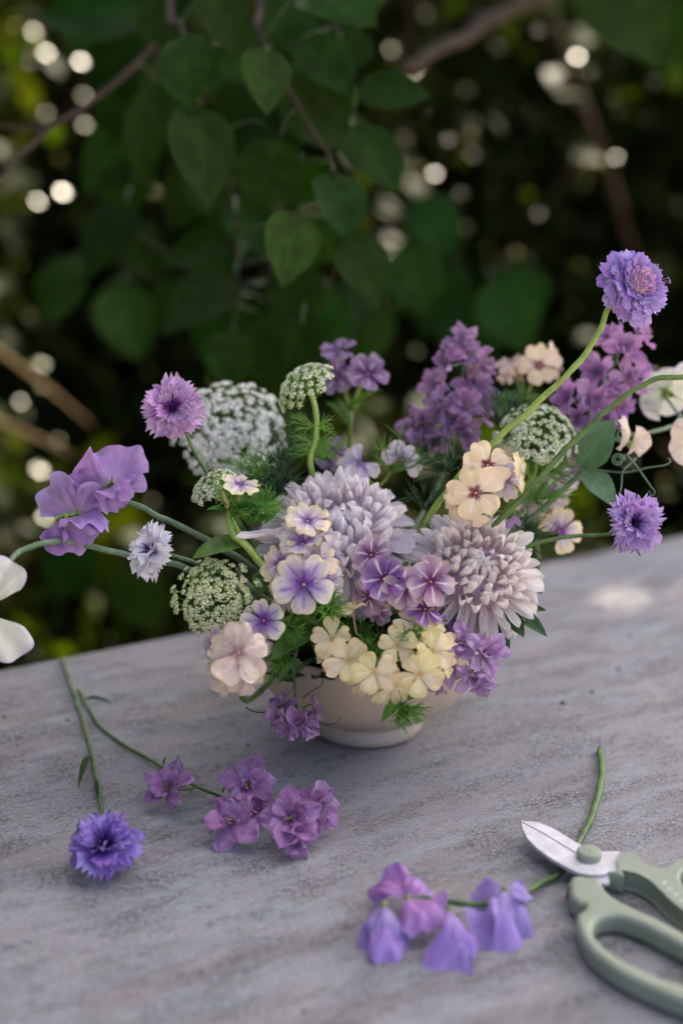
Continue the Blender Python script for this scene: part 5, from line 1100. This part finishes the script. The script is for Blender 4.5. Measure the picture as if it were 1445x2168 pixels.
# ------------------------------------------------------------------ greenery that fills the bouquet
fg = thing('foliage_sprig', inb(1.9), 'dark leafy filler greenery packed between the flower heads', 'foliage')
rr = random.Random(77)
for k in range(95):
    a = rr.uniform(0, 6.28); q = math.sqrt(rr.random()); b = BC + V((0.04 * q * math.cos(a), 0.04 * q * math.sin(a), rr.uniform(0.06, 0.08)))
    d_ = V((math.cos(a) * q * 1.2, math.sin(a) * q * 1.2 - 0.1, rr.uniform(0.2, 1.2) - 0.2 * q)).normalized(); t = b + d_ * rr.uniform(0.045, 0.075)
    if t.z > 0.13 and t.y < BC.y - 0.03: t.z = 0.125
    if t.z < 0.078: t.z = 0.08
    leaf_at(fg, b, t, rr.uniform(0.012, 0.022), 'leaf_dark', d_.cross(V((d_.y, -d_.x, 0.0))) + V((0, -0.3, 0.6)), k % 4)
part('stem', MB().tube([inb(1.9), BC + V((0, 0, 0.09)), BC + V((0.004, 0.01, 0.15))], [0.002, 0.001], 6, 4).mesh('stem', M['stem_dk']), I4, fg)
for k, (x, y, d, dr, L, n, mt) in enumerate(((845, 1492, .842, (0.3, -0.35, 0.8), 0.019, 46, 'feather'), (680, 1300, .862, (0.1, 0.3, 0.8), 0.017, 50, 'feather'), (585, 1040, .92, (-0.3, 0.5, 0.5), 0.03, 26, 'feather_dk'), (600, 1000, .95, (-0.1, 0.6, 0.4), 0.032, 26, 'feather_dk'),
        (1130, 1060, .93, (0.2, 0.4, 0.6), 0.024, 40, 'feather'), (1105, 1140, .93, (0.3, 0.2, 0.6), 0.022, 30, 'feather_dk'), (760, 1350, .875, (0, 0.3, 0.9), 0.016, 40, 'feather'), (950, 1000, .93, (-0.3, 0.5, 0.6), 0.026, 30, 'feather_dk'), (520, 1330, .87, (-0.4, -0.2, 0.6), 0.02, 30, 'feather'),
        (900, 1080, .94, (0.1, 0.7, 0.4), 0.028, 26, 'feather_dk'), (690, 975, .95, (-0.2, 0.7, 0.4), 0.024, 26, 'feather'), (640, 1290, .87, (-0.3, -0.2, 0.8), 0.014, 40, 'feather'), (560, 1010, .93, (-0.5, 0.3, 0.4), 0.03, 26, 'feather'), (1050, 900, .96, (0.2, 0.6, 0.3), 0.03, 26, 'feather_dk'), (830, 1000, .95, (0.1, 0.8, 0.3), 0.03, 24, 'feather'), (1150, 1000, .95, (0.5, 0.3, 0.4), 0.026, 30, 'feather'), (880, 1340, .872, (0.2, 0.3, 0.8), 0.016, 40, 'feather'), (900, 960, .99, (-0.1, 0.6, 0.3), 0.03, 24, 'feather_dk'), (610, 1325, .852, (-0.1, 0.1, 0.9), 0.016, 46, 'feather'), (690, 1290, .85, (0.2, 0.3, 0.8), 0.016, 46, 'feather'), (860, 1345, .846, (0.1, 0.2, 0.9), 0.014, 40, 'feather'), (775, 1385, .85, (-0.1, 0.1, 0.9), 0.014, 40, 'feather'), (600, 1385, .86, (-0.2, -0.3, 0.8), 0.018, 36, 'feather'))):
    needles(fg, 'feathery_leaf', P(x, y, d), D(*dr), L, n, 1.0 if k else 0.75, mt, 500 + k, 0.00045, True)
for bx, by, d0, tx, ty, d1, w in ((850, 1470, .85, 806, 1530, .842, 26), (860, 1480, .85, 900, 1468, .845, 14), (940, 1080, .92, 990, 1000, .93, 22), (930, 1090, .92, 890, 1140, .91, 18), (1060, 830, 1.03, 1062, 900, 1.02, 26), (590, 1060, .90, 560, 1110, .89, 30)):
    leaf_at(fg, P(bx, by, d0), P(tx, ty, d1), px2m(w, d0), 'leaf_phlox', D(0, 0.5, 0.9), 2)
root = thing('sweet_pea_bud', inb(0.6), 'small purple bud beside the right chrysanthemum', 'flower bud')
part('petal', lark_petals('lark_pk')[0], frame(P(1088, 1095, .91), D(-0.5, -0.6, 0.1), D(-0.2, 0.2, 1), px2m(30, .91)), root)
part('petal', lark_petals('lark_pk')[1], frame(P(1086, 1092, .912), D(0.3, -0.8, 0.1), D(0.2, 0.2, 1), px2m(30, .91)), root)
part('stem', MB().tube([P(1088, 1094, .912), P(1082, 1070, .915), P(1060, 1130, .92), inb(0.6)], [0.0007, 0.0012], 6, 6).mesh('stem', M['stem']), I4, root)

# ------------------------------------------------------------------ flower scissors
ZT = 0.013
sc = thing('flower_scissors', T(1300, 1850), 'sage green handled flower scissors with white blades at lower right', 'scissors')
def c4(x, y): return 1180 + x / 4.634, 1700 + y / 4.634
def c7(x, y): return 700 + x / 1.9396, 1540 + y / 1.9396
def smooth2(pts, sub=5):
    n = len(pts); out = []
    for i in range(n):
        p0, p1, p2, p3 = (V(pts[(i + k) % n]).to_3d() for k in (-1, 0, 1, 2))
        for k in range(sub):
            t = k / sub; out.append(0.5 * ((2 * p1) + (p2 - p0) * t + (2 * p0 - 5 * p1 + 4 * p2 - p3) * t * t + (3 * p1 - p0 - 3 * p2 + p3) * t ** 3))
    return out
def inset(lp, d):
    lp = [V((p[0], p[1], 0)) for p in lp]; n = len(lp)
    ar = sum(lp[i].x * lp[(i + 1) % n].y - lp[(i + 1) % n].x * lp[i].y for i in range(n)); sg = 1 if ar > 0 else -1
    out = []
    for i in range(n):
        t = (lp[(i + 1) % n] - lp[i - 1]).normalized(); out.append(lp[i] + V((-t.y, t.x, 0)) * d * sg)
    return out
def slab(name, loops, z0, z1, bevel, mat, parent, smooth=True, res=3):
    cu = bpy.data.curves.new(name, 'CURVE'); cu.dimensions = '2D'; cu.fill_mode = 'BOTH'
    cu.extrude = max(0.0001, (z1 - z0) / 2 - bevel); cu.bevel_depth = bevel; cu.bevel_resolution = res
    for li, lp in enumerate(loops):
        lp = inset(lp, bevel if li == 0 else -bevel)
        sp_ = cu.splines.new('POLY'); sp_.points.add(len(lp) - 1); sp_.use_cyclic_u = True
        for p, q in zip(sp_.points, lp): p.co = (q[0], q[1], 0, 1)
    ob = bpy.data.objects.new(name, cu); COL.objects.link(ob)
    dg = bpy.context.evaluated_depsgraph_get(); me = bpy.data.meshes.new_from_object(ob.evaluated_get(dg))
    bpy.data.objects.remove(ob); me.name = name
    me.materials.clear(); me.materials.append(mat)
    if smooth:
        me.polygons.foreach_set('use_smooth', [True] * len(me.polygons))
        me.set_sharp_from_angle(angle=R(35))
    return part(name, me, Matrix.Translation((0, 0, (z0 + z1) / 2)), parent)
def tz(pts, f, z): return [tuple(T(*f(*p), z))[:2] for p in pts]
lo_out = [(150, 700), (290, 715), (405, 735), (465, 840), (580, 935), (800, 1045), (1010, 1140), (1228, 1255), (1500, 1400), (1900, 1640), (2200, 1880), (2330, 2060), (2230, 2180), (1950, 2170), (1560, 2050), (1228, 1925), (900, 1785), (640, 1660), (430, 1520), (290, 1390), (215, 1260), (180, 1150), (190, 1075), (260, 1030), (265, 985), (190, 960), (120, 890), (115, 790)]
lo_in = [(338, 1240), (362, 1165), (440, 1112), (600, 1100), (800, 1165), (1000, 1265), (1228, 1385), (1500, 1530), (1850, 1730), (2050, 1880), (2010, 1985), (1850, 1985), (1560, 1895), (1228, 1775), (900, 1655), (640, 1528), (460, 1405), (372, 1312)]
up_out = [(556, 500), (690, 478), (800, 510), (885, 590), (1000, 625), (1090, 592), (1150, 545), (1250, 530), (1450, 560), (1800, 700), (2150, 930), (2330, 1150), (2330, 1320), (2150, 1420), (1850, 1400), (1550, 1270), (1228, 1085), (1090, 985), (980, 880), (880, 785), (760, 718), (650, 694), (565, 684)]
up_in = [(1200, 740), (1240, 650), (1340, 610), (1550, 690), (1850, 860), (2080, 1060), (2110, 1210), (1980, 1250), (1700, 1150), (1450, 1000), (1290, 870)]
slab('handle', [smooth2(tz(lo_out, c4, ZT)), smooth2(tz(lo_in, c4, ZT))], 0.0008, ZT, 0.0030, M['sage'], sc, res=4)
slab('handle', [smooth2(tz(up_out, c4, ZT)), smooth2(tz(up_in, c4, ZT))], 0.0012, ZT + 0.0006, 0.0022, M['sage'], sc, res=4)
zb = 0.0105
bl_a = [(779, 386), (790, 388), (840, 414), (880, 436), (940, 476), (1005, 516), (1050, 512), (1110, 514), (1180, 512), (1200, 540), (1200, 600), (1160, 597), (1138, 596), (1126, 606), (1070, 610), (1010, 600), (965, 578), (900, 540), (845, 500), (805, 460), (784, 420)]
bl_b = [(779, 385), (850, 390), (905, 412), (960, 444), (1015, 478), (1060, 500), (1130, 560), (1150, 600), (1140, 640), (1080, 640), (1005, 540), (940, 486), (880, 445), (830, 415)]
slab('blade', [tz(bl_a, c7, zb)], zb - 0.0014, zb + 0.0008, 0.0003, M['blade'], sc, False, 1)
slab('blade', [tz(bl_b, c7, zb - 0.002)], zb - 0.0040, zb - 0.0017, 0.0003, M['blade'], sc, False, 1)
sm = MB().tube([T(*c7(784, 388), zb + 0.0009), T(*c7(880, 440), zb + 0.0009), T(*c7(1004, 515), zb + 0.0009)], [0.00018, 0.00030], 5, 3)
part('blade_seam', sm.mesh('blade_seam', M['seam']), I4, sc)
kc = T(*c7(1057, 534), zb + 0.001)
rv = px2m(51, .83) / 2
kn = MB().lathe([(0.0005, 0.0048), (rv - 0.0014, 0.0048), (rv - 0.0006, 0.0045), (rv - 0.0001, 0.0038), (rv, 0.003), (rv, 0.0)], 40)
part('rivet_knob', kn.mesh('rivet_knob', M['sage']), Matrix.Translation(kc), sc)
part('rivet_knob', MB().lathe([(0.0005, 0.0), (rv * 0.8, 0.0), (rv * 0.85, -0.002), (rv * 0.8, -zb + 0.0012), (0.0005, -zb + 0.0012)], 24).mesh('rivet_knob', M['sage']), Matrix.Translation((kc.x, kc.y, zb - 0.0032)), sc)
# lettering printed on the upper handle
o0 = T(1404.5, 1867, ZT + 0.0009); o1 = T(1440, 1905, ZT + 0.0009)
rd = (o1 - o0).normalized(); lu = (T(1415, 1864, ZT + 0.0009) - T(1404, 1868, ZT + 0.0009)).normalized(); step = (o1 - o0).length / 3.15; hh = (T(1415, 1864, ZT) - T(1404, 1868, ZT)).length * 0.95
GL = {'K': [((0, 0), (0, 1)), ((0, 0.45), (0.6, 1)), ((0.15, 0.55), (0.65, 0))], 'U': [((0, 1), (0, 0.25)), ((0, 0.25), (0.2, 0)), ((0.2, 0), (0.5, 0)), ((0.5, 0), (0.7, 0.25)), ((0.7, 0.25), (0.7, 1))], 'A': [((0, 0), (0.35, 1)), ((0.35, 1), (0.7, 0))]}
mb = MB()
for i, ch in enumerate('KUAA'):
    for (a, b) in GL[ch]:
        f = lambda q: o0 + rd * (i * step + q[0] * step * 0.62) + lu * ((q[1] - 0.5) * hh)
        pa, pb = f(a), f(b); nn = (pb - pa).cross(V((0, 0, 1))).normalized() * 0.00022
        k = len(mb.v)
        for p in (pa - nn, pb - nn, pb + nn, pa + nn): mb.v.append(tuple(p)); mb.uv.append((0, 0))
        mb.f.append((k, k + 1, k + 2, k + 3))
part('lettering', mb.mesh('lettering', M['print'], False), I4, sc)

# ------------------------------------------------------------------ crumbs on the table
def crumb(seed, s):
    r = random.Random(seed); mb = MB()
    mb.lathe([(0.05 * s, 0), (s * r.uniform(0.6, 1), 0.1 * s), (s * r.uniform(0.7, 1), 0.45 * s), (s * 0.3, 0.8 * s), (0.02 * s, 0.85 * s)], 7)
    mb.v = [(x * r.uniform(0.8, 1.4), y * r.uniform(0.7, 1.2), z) for x, y, z in mb.v]; return mb
CR = [(1190, 1490, 1.6, 0, 'dark speck of dirt between the bowl and the right table edge, nearest the bowl'), (1252, 1467, 1.4, 0, 'dark speck of dirt on the table just above the upright cut stem'),
      (1308, 1418, 1.3, 0, 'dark speck of dirt beside the sunlit patches right of the bowl'), (1332, 1347, 1.4, 0, 'dark speck of dirt farthest back on the right of the table'),
      (10, 1520, 1.3, 0, 'dark speck of dirt at the left edge of the picture on the table'), (144, 1526, 1.2, 0, 'dark speck of dirt left of the two cut stems'), (525, 1578, 1.0, 0, 'dark speck of dirt behind the cut larkspur sprig'),
      (645, 2145, 1.2, 0, 'dark round speck at the front edge of the picture'), (728, 1606, 0.9, 0, 'dark speck just in front of the bowl foot'), (50, 1612, 0.9, 1, 'brown crumb at far left of the table'),
      (724, 1833, 1.0, 1, 'brown crumb between the cut larkspur and the cut sweet pea'), (676, 1570, 1.6, 1, 'brown crumb touching the left side of the bowl foot'), (1067, 1826, 0.8, 2, 'tiny yellow petal scrap on the table before the scissor blades')]
for k, (x, y, s, m, lab) in enumerate(CR):
    solo('petal_scrap' if m == 2 else 'crumb', crumb(k, s * 0.0010).mesh('crumb', (M['crumb'], M['crumb_b'], M['eye_yellow'])[m]), Matrix.Translation(T(x, y) + V((0, 0, 0.0003))), lab, 'crumb', 'crumbs on the table')
